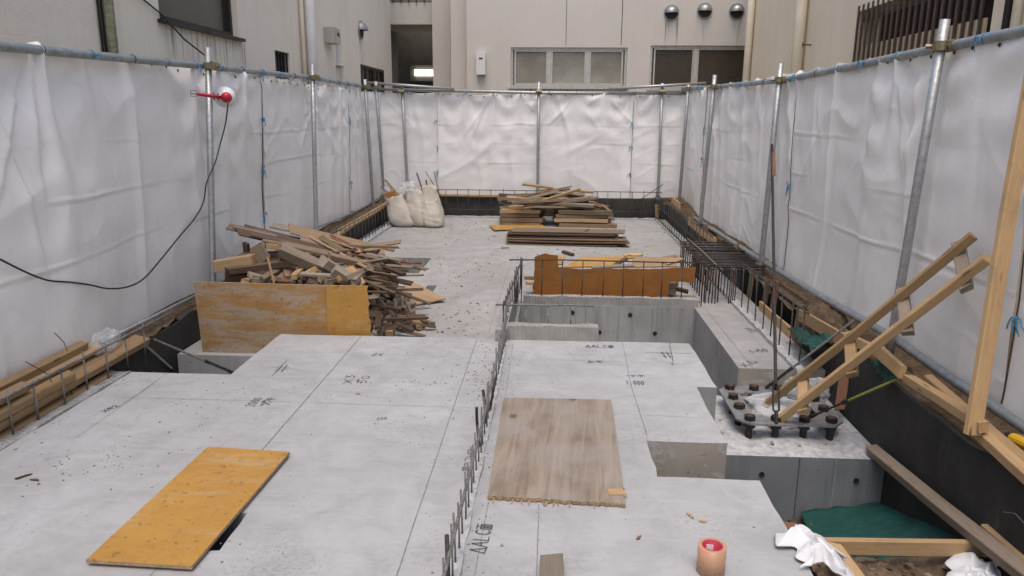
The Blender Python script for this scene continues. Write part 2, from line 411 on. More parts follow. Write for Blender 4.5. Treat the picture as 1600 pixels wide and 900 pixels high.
# front slab with its notches; the orange panel lies over a small slot
xs = fine([-2.64, -2.47, -1.88, -1.42, -1.15, -.27, .47, .84, .90, .95], .11); ys = fine([-1.5, 2.26, 2.52, 2.92, 3.28, 4.02, 4.03, 4.86], .11)
def solid(x, y):
    if -1.42 < x < -1.15 and 2.26 < y < 2.52: return False
    if x < -1.88: return y < 4.03
    if x < .47: return True
    if x < .84: return not (2.92 < y < 3.28)
    if x < .90: return y < 2.92 or y > 4.02
    return y > 4.02
slab = grid_solid(xs, ys, solid, -.8, 0, lambda u, v, w: (u, v, w), 0, 1)
vv = np.array(slab.v); e = vv.copy()
jx = fbm(vv[:, 0] * 7, vv[:, 1] * 7, 3) * .006; jy = fbm(vv[:, 0] * 7 + 50, vv[:, 1] * 7, 4) * .006
top = vv[:, 2] > -.1; e[top, 0] += jx[top]; e[top, 1] += jy[top]; slab.v = [tuple(q) for q in e]
for fi, f in enumerate(slab.f):
    c = sum((Vector(slab.v[i]) for i in f), Vector()) / 4
    if slab.m[fi] == 1 and abs(c.y - 3.28) < .012 and .47 < c.x < .84: slab.m[fi] = 2
front_slab = slab.build('concrete_slab', [M['slab'], M['face'], M['face_tan']], fix=False)
tag(front_slab, kind='structure')

h1 = [P(626, 395, z=ZB), P(606, 413, z=ZB)]; h2a = P(683, 446, z=ZB); h2b = P(660, 457, z=ZB)
HX0, HX1, HY0, HY1 = -1.95, -1.43, 7.75, 8.62
KX0, KX1, KY0, KY1 = min(h2a.x, h2b.x), max(h2a.x, h2b.x), h2b.y, h2a.y
xs = fine([-2.64, -2.47, HX0, -1.88, HX1, KX0, KX1, -.27, 1.29, 1.66, 1.87], .25); ys = fine([4.865, 5.1, 6.5, KY0, KY1, HY0, HY1, 12.32], .25)
xs = sorted(set(xs)); ys = sorted(set(ys))
def solid(x, y):
    if -.27 < x < 1.29 and y < 6.5: return False
    if HX0 < x < HX1 and HY0 < y < HY1: return False
    if KX0 < x < KX1 and KY0 < y < KY1: return False
    return True
bs = grid_solid(xs, ys, solid, -.95, ZB, lambda u, v, w: (u, v, w), 0, 1)
for fi, f in enumerate(bs.f):
    c = sum((Vector(bs.v[i]) for i in f), Vector()) / 4
    if bs.m[fi] == 1 and abs(c.y - 4.865) < .012 and c.x > 1.2: bs.m[fi] = 2
back_slab = bs.build('concrete_slab', [M['slab_back'], M['face'], M['face_tan']], fix=False); tag(back_slab, kind='structure')
mb = MB(); mb.box((.953, 4.865, -.95), (1.217, 4.875, -.36)); 
# raised rims (upstands) of raw concrete round the lift pit and along the edges
def rim(pts, z0, z1, mat, par, wob=.006, step=.06):
    (x0, y0), (x1, y1) = pts
    mb = grid_solid(fine([x0, x1], step), fine([y0, y1], step), lambda u, v: True, z0, z1, lambda u, v, w: (u, v, w))
    v = np.array(mb.v); n = fbm(v[:, 0] * 11, v[:, 1] * 11, 9) * wob
    tt = v[:, 2] > (z0 + z1) / 2; v[tt, 2] += n[tt]; v[:, 0] += n * .7; v[:, 1] += n * .5
    mb.v = [tuple(q) for q in v]
    return mb.build('kerb', mat, par, fix=False)
t = NT('ribbed_kerb'); co = t.coord()
wv = t.n('ShaderNodeTexWave'); wv.inputs['Scale'].default_value = 11; wv.inputs['Distortion'].default_value = 1.5; t.l(co, wv.inputs['Vector'])
c = t.mix(t.ramp(t.noise(co, 7, 4), [(.35, 0.0), (.7, 1.0)]), (.36, .345, .32), (.26, .25, .23))
M['rib'] = t.fin(c, .9, t.bump(wv.outputs['Fac'], .008, .8))
rim(((-.29, 4.85), (.33, 4.93)), -.3, .10, M['rib'], front_slab)
rim(((-.37, 4.80), (-.292, 6.5)), -.3, .085, M['rough'], front_slab)
rim(((-.25, 6.505), (1.33, 6.58)), -.3, ZB + .075, M['rib'], back_slab)
rim(((1.655, 4.78), (1.715, 8.0)), -.3, ZB + .03, M['ledge'], back_slab, .006)
rim(((1.69, 8.02), (1.75, 12.3)), -.3, ZB + .03, M['ledge'], back_slab, .006)
rim(((-2.60, 2.0), (-2.475, 4.03)), -.2, .012, M['rough'], front_slab, .012)
rim(((-2.53, 6.2), (-2.44, 12.3)), -.3, ZB + .03, M['ledge'], back_slab, .006)
rim(((-2.3, 12.18), (1.68, 12.26)), -.3, ZB + .03, M['ledge'], back_slab, .006)
rim(((-.33, 1.2), (-.285, 4.80)), -.1, .010, M['ledge'], front_slab, .008, .03)

# pedestals for the steel columns
def pedestal(x0, x1, y0, y1, zt, label):
    mb = grid_solid(fine([x0, x1], .05), fine([y0, y1], .05), lambda u, v: True, -1.05, zt, lambda u, v, w: (u, v, w), 0, 1)
    v = np.array(mb.v); tt = v[:, 2] > zt - .01; n = fbm(v[:, 0] * 9, v[:, 1] * 9, 21) * .012
    inner = tt & (v[:, 0] > x0 + .02) & (v[:, 0] < x1 - .02) & (v[:, 1] > y0 + .02)
    v[inner, 2] += n[inner]; mb.v = [tuple(q) for q in v]
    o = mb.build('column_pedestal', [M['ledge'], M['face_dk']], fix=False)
    return tag(o, label, 'pedestal')
PZ = -.34
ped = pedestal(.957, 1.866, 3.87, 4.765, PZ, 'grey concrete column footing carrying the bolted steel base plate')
for (x, z) in ((1.20, -.45), (1.72, -.47)):
    mb = MB(); Mx = Matrix.Translation((x, 3.866, z)) @ Matrix.Rotation(math.pi / 2, 4, 'X'); mb.lathe([(.015, -.004), (.015, .004), (.009, .002), (0.0, .002)], Mx, 14); mb.build('tie_hole', M['bolt'], ped)
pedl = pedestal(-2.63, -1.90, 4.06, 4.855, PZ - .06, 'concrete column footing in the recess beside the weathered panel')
mb = MB()
for i in range(9):
    x = random.uniform(-2.45, -1.95); y = random.uniform(4.6, 5.0); r = random.uniform(.02, .05)
for x in (1.40, 1.60): MB().box((x - .0012, 3.8665, -1.0), (x + .0012, 3.8685, PZ - .004)).build('form_joint', M['bolt'] if x < 1.5 else M['ledge'], ped)
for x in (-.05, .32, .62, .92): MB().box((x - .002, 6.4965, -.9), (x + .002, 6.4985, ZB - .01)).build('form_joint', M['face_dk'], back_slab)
for x, z in ((.2, -.24), (.72, -.25), (.95, -.42), (.45, -.42)): MB().lathe([(.02, -.002), (.02, .003), (0, .003)], Matrix.Translation((x, 6.4985, z)) @ Matrix.Rotation(math.pi / 2, 4, 'X'), 12).build('tie_hole', M['bolt'], back_slab)
# pit of the lift: floor
mb = MB(); mb.box((-.262, 4.87, -.99), (1.285, 6.495, -.93)); tag(mb.build('lift_pit_floor', M['face']), kind='structure')
# lower soil bay on the right
mb = MB(); mb.box((1.37, 3.02, -.99), (1.866, 3.865, -.72)); tag(mb.build('bay_floor', M['soil2']), kind='structure')

def soil_patch(name, xs0, xs1, ys0, ys1, z, amp, step, mat, seed, label=None, edge=0):
    us = np.arange(xs0, xs1 + 1e-6, (xs1 - xs0) / max(2, round((xs1 - xs0) / step))); vs = np.arange(ys0, ys1 + 1e-6, (ys1 - ys0) / max(2, round((ys1 - ys0) / step)))
    U, V = np.meshgrid(us, vs, indexing='ij'); Z = z + amp * (fbm(U * 5, V * 5, seed, 4)) + amp * .5 * fbm(U * 25, V * 25, seed + 5, 2)
    if edge:
        Z = Z + edge * (U - xs0) / (xs1 - xs0)
    mb = MB(); n, k = U.shape
    mb.v = [tuple(q) for q in np.stack([U, V, Z], -1).reshape(-1, 3)]
    mb.f = [(i * k + j, (i + 1) * k + j, (i + 1) * k + j + 1, i * k + j + 1) for i in range(n - 1) for j in range(k - 1)]; mb.m = [0] * len(mb.f)
    o = mb.build(name, mat, fix=False, smooth=True); tag(o, kind='structure'); return o
soil_patch('soil_bank', 1.90, 2.4, 1.0, 12.6, .02, .035, .05, M['soil'], 31, edge=.10)
soil_patch('soil_bank', -3.1, -2.66, 1.0, 12.6, .15, .022, .03, M['soil'], 32, edge=-.10)
soil_patch('soil_bank', -2.9, 2.3, 12.42, 13.2, .06, .03, .06, M['soil'], 33)
soil_patch('soil_bay', 1.13, 1.866, 1.2, 2.99, -.36, .03, .03, M['soil'], 34)
mb = MB(); mb.box((1.0, .9, -.99), (1.866, 2.985, -.42)); tag(mb.build('bay_earth', M['soil2']), kind='structure')

# black retaining boards
def board_wall(p0, p1, z0, z1, label, wave=.0, thick=.03, sd=1):
    p0 = Vector((*p0, 0)); p1 = Vector((*p1, 0)); d = p1 - p0; L = d.length; d.normalize(); nrm = Vector((-d.y, d.x, 0))
    n = max(2, int(L / .06)); mb = MB(); vs = []; fs = []
    for i in range(n + 1):
        s = L * i / n; zt = z1 + float(fbm(s * 2.2 + sd * 7, sd * 1.3, 40 + sd, 3)) * wave
        for (off, z) in ((0, z0), (0, zt), (thick, zt), (thick, z0)):
            q = p0 + d * s + nrm * off; vs.append((q.x, q.y, z))
    for i in range(n):
        a = i * 4
        for k in range(4): fs.append((a + k, a + (k + 1) % 4, a + 4 + (k + 1) % 4, a + 4 + k))
    fs += [(0, 1, 2, 3), (n * 4 + 3, n * 4 + 2, n * 4 + 1, n * 4)]
    mb.add(vs, fs); o = mb.build('retaining_board', M['black']); return tag(o, label, 'board', 'black boards lining the excavation')
board_wall((1.872, 1.0), (1.872, 4.72), -.99, .10, 'long black board beside the green sheet under the right fence', .02, -.03, 1)
board_wall((1.874, 4.73), (1.874, 5.5), -.99, -.02, 'short black board behind the wooden ladder', .03, -.03, 2)
board_wall((1.876, 7.3), (1.876, 9.9), -.95, .06, 'black board behind the dense rebar mat', .02, -.03, 3)
board_wall((1.878, 9.92), (1.878, 12.36), -.95, .10, 'black board at the right end of the far slab', .02, -.03, 4)
board_wall((-2.652, 1.5), (-2.652, 5.4), -.99, .03, 'black board behind the timber stack on the left', .05, .03, 5)
board_wall((-2.654, 5.42), (-2.654, 8.6), -.95, .05, 'black board behind the scrap wood heap', .03, .03, 6)
board_wall((-2.656, 8.62), (-2.656, 12.36), -.95, .06, 'black board behind the rebar leading to the sacks', .01, .03, 7)
board_wall((-2.62, 12.36), (-.3, 12.36), -.95, .16, 'black board behind the three sacks', .008, .03, 8)
board_wall((-.28, 12.365), (1.84, 12.365), -.95, .16, 'black board behind the far timber heap', .008, .03, 9)

# ------------------------------------------------------------------ fence of white sheeting
def interp(tab, y):
    return float(np.interp(y, [q[0] for q in tab], [q[1] for q in tab]))
LFX = [(0, -2.73), (4, -2.75), (8.7, -2.84), (12.7, -2.98)]
RFX = [(0, 2.14), (3.2, 2.13), (7, 2.05), (9.8, 2.01), (12.7, 2.16)]
TOPZ = 1.86
def on(tab, off, px, py):
    y = 6.
    for _ in range(25): y = P(px, py, X=interp(tab, y) + off).y
    return P(px, py, X=interp(tab, y) + off)
LRp = [on(LFX, .05, *q) for q in ((0, 72), (160, 88), (325, 104), (490, 122), (566, 135))]
RRp = [on(RFX, -.05, *q) for q in ((1600, 48), (1475, 74), (1345, 101), (1220, 126), (1115, 136), (1068, 139))]
LR = sorted([(p.y, p.z) for p in LRp]); RR = sorted([(p.y, p.z) for p in RRp])
def knot(mb, p, nrm, tan, s=1.0, sd=0):
    r = random.Random(sd); p = Vector(p) + nrm * .012
    for k in range(5):
        a = r.uniform(-1, 1); b = r.uniform(-.8, 1)
        q1 = p + tan * (a * .035 * s) + Vector((0, 0, b * .03 * s)) + nrm * .012; q2 = p + tan * (a * .075 * s) + Vector((0, 0, (b - .9) * .05 * s)) + nrm * .01
        mb.tube([p, (p + q1) / 2 + nrm * .008, q1, (q1 + q2) / 2 + nrm * .004, q2], .0024 * s, 5)
    mb.tube([p + tan * .008, p - tan * .008], .005 * s, 6)
EYELET = {}
def sheet(label, pos, L, z0, z1, seed, res, inward, seam_ties=(), railz=None, sag=.03, billow=.03, pleat=1.0):
    """pos(s) -> point on the fence line (x, y); inward(s) -> horizontal normal towards the site"""
    n = int(L / res) + 1; k = int((z1 - z0) / res) + 1
    s = np.linspace(0, L, n); tt = np.linspace(0, 1, k); Sg, T = np.meshgrid(s, tt, indexing='ij')
    h = z1 - z0; Z = T * h; D = h - Z
    rr = np.random.default_rng(seed)
    nt_ = max(2, round(L / .45)); ties = np.linspace(.02, L - .02, nt_ + 1); pull = rr.uniform(.35, 1, nt_ + 1)
    pull[rr.random(nt_ + 1) < .5] *= .15
    # scalloped top edge
    idx = np.clip(np.searchsorted(ties, Sg) - 1, 0, nt_ - 1); f = np.clip((Sg - ties[idx]) / (ties[idx + 1] - ties[idx]), 0, 1)
    hang = 4 * f * (1 - f); pk = pull[idx] * (1 - f) + pull[np.clip(idx + 1, 0, nt_)] * f
    drop = sag * hang * (.5 + pk) * np.exp(-D / .5)
    # swag folds below the top edge
    ph = (D - .16 * hang * pk) / .11 + 1.3 * vnoise(Sg * 1.5, D * 1.2, seed)
    disp = .024 * np.exp(-D / .48) * np.sin(ph * 2.3) * hang * (.4 + pk)
    # cone folds under the ties
    for q, a in zip(ties, pull):
        u = (Sg - q + .05 * vnoise(D * 2 + q * 9, D * 0, seed + 3) * D) / (.018 + .16 * D)
        disp += a * .068 * np.exp(-u * u * 2.4) * (np.exp(-D / .55) * .8 + .25) * np.minimum(1, D / .05 + .35)
        u2 = (np.abs(Sg - q) - .30 * D) / (.02 + .10 * D); disp += a * .024 * np.exp(-u2 * u2) * np.exp(-D / .45)
    # hanging folds, diagonal drags, billow
    wob = .35 * vnoise(Sg * .9, Z * 1.1, seed + 11)
    disp += .045 * vnoise((Sg + wob * .5) * 1.1, Z * .5, seed + 12) + .003 * vnoise((Sg + wob * .3) * 6, Z * .7, seed + 13)
    lf = 1 - np.abs(vnoise((Sg + wob * .3) * 2.1 * (1 + .5 * (pleat > 1)) + .12 * Z, Z * .18, seed + 31)); disp += .030 * pleat * np.clip(lf - .62, 0, 1) ** 1.3 / .3 * np.clip(.35 + T, 0, 1)
    dg = 1 - np.abs(vnoise(Sg * 1.3 + Z * .9 + .3 * wob, (Z - Sg * .5) * 1.5, seed + 33)); disp += .010 * np.clip(dg - .6, 0, 1) ** 1.4 / .28
    disp += .010 * vnoise(Sg * 1.2 + Z * .8, (Z - Sg * .4) * 1.6, seed + 14) * np.clip(1.2 - T, .2, 1)
    disp += billow * (.5 + .8 * fbm(Sg * .55, Z * .6, seed + 15, 2)) * np.sin(np.pi * np.clip(T, 0, 1)) ** .8
    # taut drag creases running from some ties across the sheet
    for _ in range(int(L * 2.2)):
        q = ties[rr.integers(0, nt_ + 1)]; ang = rr.uniform(-1.0, 1.0); ln = rr.uniform(.5, 1.5); st = rr.uniform(0, .5)
        along = D * math.cos(ang) + (Sg - q) * math.sin(ang); acr = (Sg - q) * math.cos(ang) - D * math.sin(ang) + .02 * np.sin(along * 4 + st * 9)
        g = np.clip((along - st * .3) / .15, 0, 1) * np.clip((ln - along) / .4, 0, 1); wd = .012 + .03 * np.clip(along, 0, 2)
        disp += .013 * g * np.where(acr > 0, np.exp(-(acr / (wd * .35)) ** 2), np.exp(-(acr / (wd * 1.6)) ** 2))
    # packing creases
    for zc in (h * .33, h * .52, h * .70):
        line = Z - zc - .018 * vnoise(Sg * 1.3, Sg * 0 + zc * 7, seed + 16)
        gate = np.clip(vnoise(Sg * 1.7, Sg * 0 + zc * 3, seed + 17) + .35, 0, 1)
        disp += .008 * gate * np.exp(-(line / .008) ** 2) - .004 * gate * np.exp(-((line + .025) / .014) ** 2)
    for c in np.arange(.3 + .1 * rr.random(), L, .44):
        line = Sg - c - .01 * vnoise(Z * 2, Z * 0 + c * 5, seed + 18)
        disp += .003 * np.clip(vnoise(Z * 1.1, Z * 0 + c * 3, seed + 55) + .3, 0, 1) * np.exp(-(line / .007) ** 2)
    pc = vnoise(Sg * 3 + Z * 1.5, Z * 4 - Sg * 1.4, seed + 19); disp += .006 * (1 - np.abs(pc)) ** 10 * np.clip(vnoise(Sg * .9, Z * .9, seed + 41) + .2, 0, 1)
    pc = vnoise(Sg * 7 - Z * 3, Z * 8 + Sg * 2, seed + 20); disp += .002 * (1 - np.abs(pc)) ** 8 * np.clip(vnoise(Sg * 1.3, Z * 1.3, seed + 42), 0, 1)
    low = .012 * vnoise(Sg * 2.5, Sg * 0, seed + 21) * np.clip(1 - T * 4, 0, 1)
    lift = np.clip(1 - T * 6, 0, 1) * .02 * vnoise(Sg * 1.4, Sg * 0, seed + 22)
    xy = np.array([pos(q) for q in s]); nn = np.array([inward(q) for q in s])
    V = np.empty((n, k, 3)); V[..., 0] = xy[:, 0:1] + nn[:, 0:1] * (disp + low); V[..., 1] = xy[:, 1:2] + nn[:, 1:2] * (disp + low); V[..., 2] = z0 + Z - drop + lift
    me = bpy.data.meshes.new('tarpaulin')
    ii, jj = np.meshgrid(np.arange(n - 1), np.arange(k - 1), indexing='ij'); a = (ii * k + jj).ravel()
    fa = np.stack([a, a + k, a + k + 1, a + 1], 1)
    me.vertices.add(n * k); me.vertices.foreach_set('co', V.reshape(-1)); nf = len(fa)
    me.loops.add(nf * 4); me.loops.foreach_set('vertex_index', fa.reshape(-1).astype(np.int32)); me.polygons.add(nf)
    me.polygons.foreach_set('loop_start', np.arange(0, nf * 4, 4, dtype=np.int32)); me.polygons.foreach_set('use_smooth', np.ones(nf, bool))
    me.update(calc_edges=True); me.materials.append(M['sheet'])
    o = link('tarpaulin', me); tag(o, label, 'tarpaulin', 'white sheets of the site fence')
    # eyelets and cord ties
    for q, (tz, a) in enumerate(zip(ties, pull)):
        if tz < .01 or tz > L - .01: continue
        i = int(round(tz / L * (n - 1))); p = Vector(V[i, k - 2]); nv = Vector((nn[i, 0], nn[i, 1], 0)); tn = Vector((-nv.y, nv.x, 0))
        mb = MB()
        rz = railz(p) if railz else p.z + .06; rc = Vector((*pos(tz), rz)) + nv * .05
        lp = [p - Vector((0, 0, .015)) + nv * .004] + [rc + (nv * math.cos(w) + Vector((0, 0, math.sin(w)))) * .0285 for w in (-.9, -.2, .5, 1.2, 1.9, 2.6, 3.3, 4.0)] + [p - nv * .01]
        mb.tube(lp, .003, 5)
        cord = q % 3 == 1
        if cord: knot(mb, rc + nv * .02, nv, tn, .8, seed * 31 + q)
        mb.build('tie_cord', M['blue'] if (cord or q % 2) else M['rebar'], o)
    EY = EYELET.setdefault('m', MB().lathe([(.0, .002), (.006, .003), (.010, .003), (.011, 0)], None, 8).mesh('eyelet', M['bolt']))
    for q in np.arange(.11, L - .05, .225):
        i = int(round(q / L * (n - 1))); p = Vector(V[i, max(0, k - 1 - int(.035 / res))]); nv = Vector((nn[i, 0], nn[i, 1], 0))
        link('eyelet', EY, o, Matrix.Translation(p + nv * .006) @ nv.to_track_quat('Z', 'Y').to_matrix().to_4x4())
    for zt in seam_ties:
        j = int((zt - z0) / h * (k - 1)); i = n - 2; p = Vector(V[i, max(0, min(k - 1, j))]); nv = Vector((nn[i, 0], nn[i, 1], 0)); tn = Vector((-nv.y, nv.x, 0))
        mb = MB(); knot(mb, p, nv, tn, 1.3, int(seed * 77 + zt * 100)); mb.build('tie_cord', M['blue'], o)
    if len(seam_ties):
        mb = MB(); i = n - 1; pts = [Vector(V[i, j]) + Vector((nn[i, 0], nn[i, 1], 0)) * .006 for j in range(2, k - 2, 6)]
        mb.tube(pts, .0035, 5); mb.build('seam_cord', M['rebar'], o)
    return o
def side_line(tab, y0, sgn):
    return (lambda s: (interp(tab, y0 + s), y0 + s)), (lambda s: (-sgn, 0.0))
def seam_y(px, py, tab):
    y = 5.
    for _ in range(20): y = P(px, py, X=interp(tab, y)).y
    return y
ls = [1.2, seam_y(405, 190, LFX), seam_y(540, 230, LFX), 12.66]
zz = lambda px, py, tab, y: P(px, py, X=interp(tab, y)).z
L1 = [zz(405, q, LFX, ls[1]) for q in (187, 262, 340)]; L2 = [zz(548, 186, LFX, ls[2]), zz(550, 282, LFX, ls[2])]
for (a, b, lab, sd, res, ties_) in ((ls[0], ls[1], 'grimy white sheet hung behind the red clip lamp', 101, .0125, L1), (ls[1] + .004, ls[2], 'white sheet behind the scrap wood heap', 102, .016, L2), (ls[2] + .004, ls[3], 'white sheet on the left between two steel poles near the sacks', 103, .02, ())):
    pos, inw = side_line(LFX, a, -1); sheet(lab, pos, b - a, .12, TOPZ, sd, res, inw, ties_, lambda p: interp(LR, p.y))
rs = [1.5, seam_y(1578, 545, RFX), seam_y(1232, 370, RFX), seam_y(1105, 240, RFX), 12.62]
rt1 = [.62]; rt2 = [zz(1237, 285, RFX, rs[2])]; rt3 = [.5, .95, 1.35]
for (a, b, lab, sd, res, ties_) in ((rs[0], rs[1], 'white sheet behind the upright timber stud', 104, .012, rt1), (rs[1] + .004, rs[2], 'white sheet that the wooden ladder leans on', 105, .013, rt2), (rs[2] + .004, rs[3], 'white sheet with deep folds behind the dense rebar mat', 106, .016, rt3), (rs[3] + .004, rs[4], 'narrow white sheet at the far right corner', 107, .02, ())):
    pos, inw = side_line(RFX, a, 1); sheet(lab, pos, b - a, .17, TOPZ + .02, sd, res, inw, ties_, lambda p: interp(RR, p.y), billow=.03, pleat={105: 1.3, 106: 2.0}.get(sd, 1.0))
BY = 12.7; bxs = [-2.96, P(684, 200, Y=BY).x, P(987, 220, Y=BY).x, 2.14]
bt1 = [P(684, q, Y=BY).z for q in (188, 228, 268)]; bt2 = [P(987, q, Y=BY).z for q in (190, 229, 270)]
for (a, b, lab, sd, ties_) in ((bxs[0], bxs[1], 'bluish white sheet behind the three sacks', 108, bt1), (bxs[1] + .004, bxs[2], 'wide white sheet behind the far timber heap', 109, bt2), (bxs[2] + .004, bxs[3], 'white sheet closing the far end on the right', 110, ())):
    sheet(lab, (lambda s, a=a: (a + s, BY)), b - a, .15, 1.87, sd, .02, (lambda s: (0.0, -1.0)), ties_, lambda p: P(842, 145, Y=BY).z, sag=.04, billow=.015)

# poles and rails
PR = .0255
def clamp(parent, p, axis_dir):
    mb = MB(); d = Vector(axis_dir).normalized(); q = Vector(p)
    Mx = Matrix.Translation(q)
    mb.lathe([(PR + .002, -.024), (PR + .012, -.024), (PR + .012, .024), (PR + .002, .024)], Mx, 12)
    side = d.cross(Vector((0, 0, 1))).normalized()
    mb.tube([q + side * .03 - Vector((0, 0, .012)), q + side * .075 - Vector((0, 0, .012))], .008, 6); mb.tube([q - side * .03 + d * .03, q - side * .055 + d * .045], .014, 6)
    mb.tube([q - d * .05 + side * .045, q + d * .05 + side * .045], .032, 8)
    mb.build('clamp', M['brass'], parent)
def pole(p0, p1, label, rail_p=None, rail_d=(0, 1, 0), ext=.25, r=PR):
    p0 = Vector(p0); p1 = Vector(p1); d = (p1 - p0).normalized()
    o = thing('scaffold_pole', label, 'pole', p0, 'steel tube posts of the fence')
    mb = MB(); mb.tube([p0 - d * ext, p0, p0.lerp(p1, .5), p1], r, 14); ob = mb.build('tube', M['galv'], o, smooth=False)
    for p in ob.data.polygons: p.use_smooth = len(p.vertices) == 4
    mb = MB(); mb.tube([p1 - d * .004, p1 + d * .0015], r * .8, 14); mb.build('tube_bore', M['bolt'], o)
    if rail_p is not None: clamp(o, rail_p, rail_d)
    return o
def side_pole(tab, off, top, bot, label, railz=None):
    a = on(tab, off, *bot); b = on(tab, off, *top)
    rp = None
    if railz is not None: f = (railz - a.z) / (b.z - a.z); rp = a.lerp(b, f)
    return pole(a, b, label, rp)
LO, RO = .11, -.10
def railz_l(y): return interp(LR, y)
def side_pole2(tab, off, top, bot, label, LRt):
    a = on(tab, off, *bot); b = on(tab, off, *top); z = interp(LRt, b.y); rp = a.lerp(b, (z - a.z) / (b.z - a.z)); return pole(a, b, label, rp)
side_pole2(LFX, LO, (325, 75), (333, 452), 'steel post carrying the red clip lamp', LR)
side_pole2(LFX, LO, (488, 100), (494, 360), 'steel post rising behind the scrap wood heap', LR)
side_pole2(LFX, LO, (570, 124), (583, 322), 'first of two steel posts beside the left sack', LR)
side_pole2(LFX, LO + .1, (587, 127), (601, 318), 'second of two steel posts beside the left sack', LR)
side_pole2(RFX, RO, (1477, 30), (1395, 520), 'thick steel post standing behind the wooden ladder', RR)
side_pole2(RFX, RO, (1220, 99), (1190, 405), 'steel post beside the dense rebar mat', RR)
side_pole2(RFX, RO, (1117, 117), (1095, 342), 'steel post rising from the soil strip right of the far slab', RR)
side_pole2(RFX, RO, (1076, 132), (1061, 318), 'steel post at the far right corner of the fence', RR)
for (xt, yt, xb, yb, lab) in ((628, 131, 637, 300, 'back fence post above the sacks'), (842, 128, 840, 306, 'back fence post behind the far timber heap'), (1035, 130, 1028, 309, 'back fence post near the right corner')):
    a = P(xb, yb, Y=BY - .09); b = P(xt, yt, Y=BY - .09); rp = P(xt, 143, Y=BY - .09); pole(a, b, lab, rp, (1, 0, 0))
def rail(pts, label, mat='galv_d', r=PR, group='horizontal steel tubes of the fence', ext0=0, ext1=0):
    pts = [Vector(p) for p in pts]
    if ext0: pts = [pts[0] + (pts[0] - pts[1]).normalized() * ext0] + pts
    if ext1: pts = pts + [pts[-1] + (pts[-1] - pts[-2]).normalized() * ext1]
    mb = MB(); mb.tube(pts, r, 14); o = mb.build('scaffold_rail', M[mat]); 
    for p in o.data.polygons: p.use_smooth = len(p.vertices) == 4
    return tag(o, label, 'rail', group)
rail(LRp, 'grey top rail along the left fence', ext0=2.5, ext1=.15)
rail(RRp, 'grey top rail along the right fence', ext0=2.0, ext1=.1)
rail([P(566, 139, Y=BY - .045), P(842, 145, Y=BY - .045), P(1075, 146, Y=BY - .045)], 'shiny top rail along the back fence', 'galv')
rail([P(573, 129, Y=BY - .16), P(710, 139, Y=BY - .10)], 'short upper tube at the left end of the back fence', 'galv', PR * .9)
rail([P(950, 139, Y=BY - .10), P(1103, 130, Y=BY - .16)], 'short upper tube at the right end of the back fence', 'galv', PR * .9)
rail([on(LFX, .07, *q) for q in ((157, 536), (303, 463), (495, 355), (550, 333), (595, 310))], 'thin bottom tube under the left fence sheets', 'galv_d', .012)
rail([on(RFX, -.06, *q) for q in ((1600, 668), (1480, 588), (1395, 528), (1290, 468), (1190, 407), (1100, 350))], 'bottom tube under the right fence sheets', 'galv_d', ext0=1.5, ext1=.6)

# ------------------------------------------------------------------ neighbouring buildings
WL, WR, WB = -3.2, 3.4, 14.6
def rect(pts, axis):                       # pixel corners -> (u0, u1, z0, z1)
    q = [P(x, y, **axis) for x, y in pts]; us = [(p.y if 'X' in axis else p.x) for p in q]; zs = [p.z for p in q]
    return min(us), max(us), min(zs), max(zs)
def wall_with_holes(name, us, zs, holes, w0, w1, mp, mat, parent):
    U = sorted(set([us[0], us[1]] + [h for q in holes for h in q[:2]])); Vz = sorted(set([zs[0], zs[1]] + [h for q in holes for h in q[2:]]))
    mb = grid_solid(U, Vz, lambda u, v: not any(q[0] < u < q[1] and q[2] < v < q[3] for q in holes), w0, w1, mp)
    return mb.build(name, mat, parent)
HT = 5.2
# left neighbour
bl = thing('neighbour_building', 'weathered beige stucco building behind the left fence', 'building', (WL, 6, 0))
WLend = P(612, 100, X=WL).y
wa = rect([(250, 34), (374, 62)], {'X': WL}); winA = (wa[0], wa[1], wa[2] + .02, 3.5)
wb = rect([(429, 78), (454, 118)], {'X': WL}); winB = (wb[0], wb[1], 1.9, wb[3])
wn = rect([(523, 50), (534, 101)], {'X': WL}); winC = wn
wd = rect([(563, 100), (600, 140)], {'X': WL}); winD = (wd[0], wd[1], 1.7, wd[3])
mpL = lambda u, v, w: (WL - w, u, v)
wall_with_holes('wall', (-3, WLend), (0, HT), [winA, winB, winC, winD], 0, .22, mpL, M['wall_l'], bl)
mb = MB(); mb.box((WL - 2.8, -3, 0), (WL - .6, WLend - .02, HT)); mb.build('rear_block', M['dark_in'], bl)
mb = MB(); mb.box((WL - .6, WLend - .22, 0), (WL - .222, WLend - .003, HT)); mb.build('end_wall', M['wall_l'], bl)
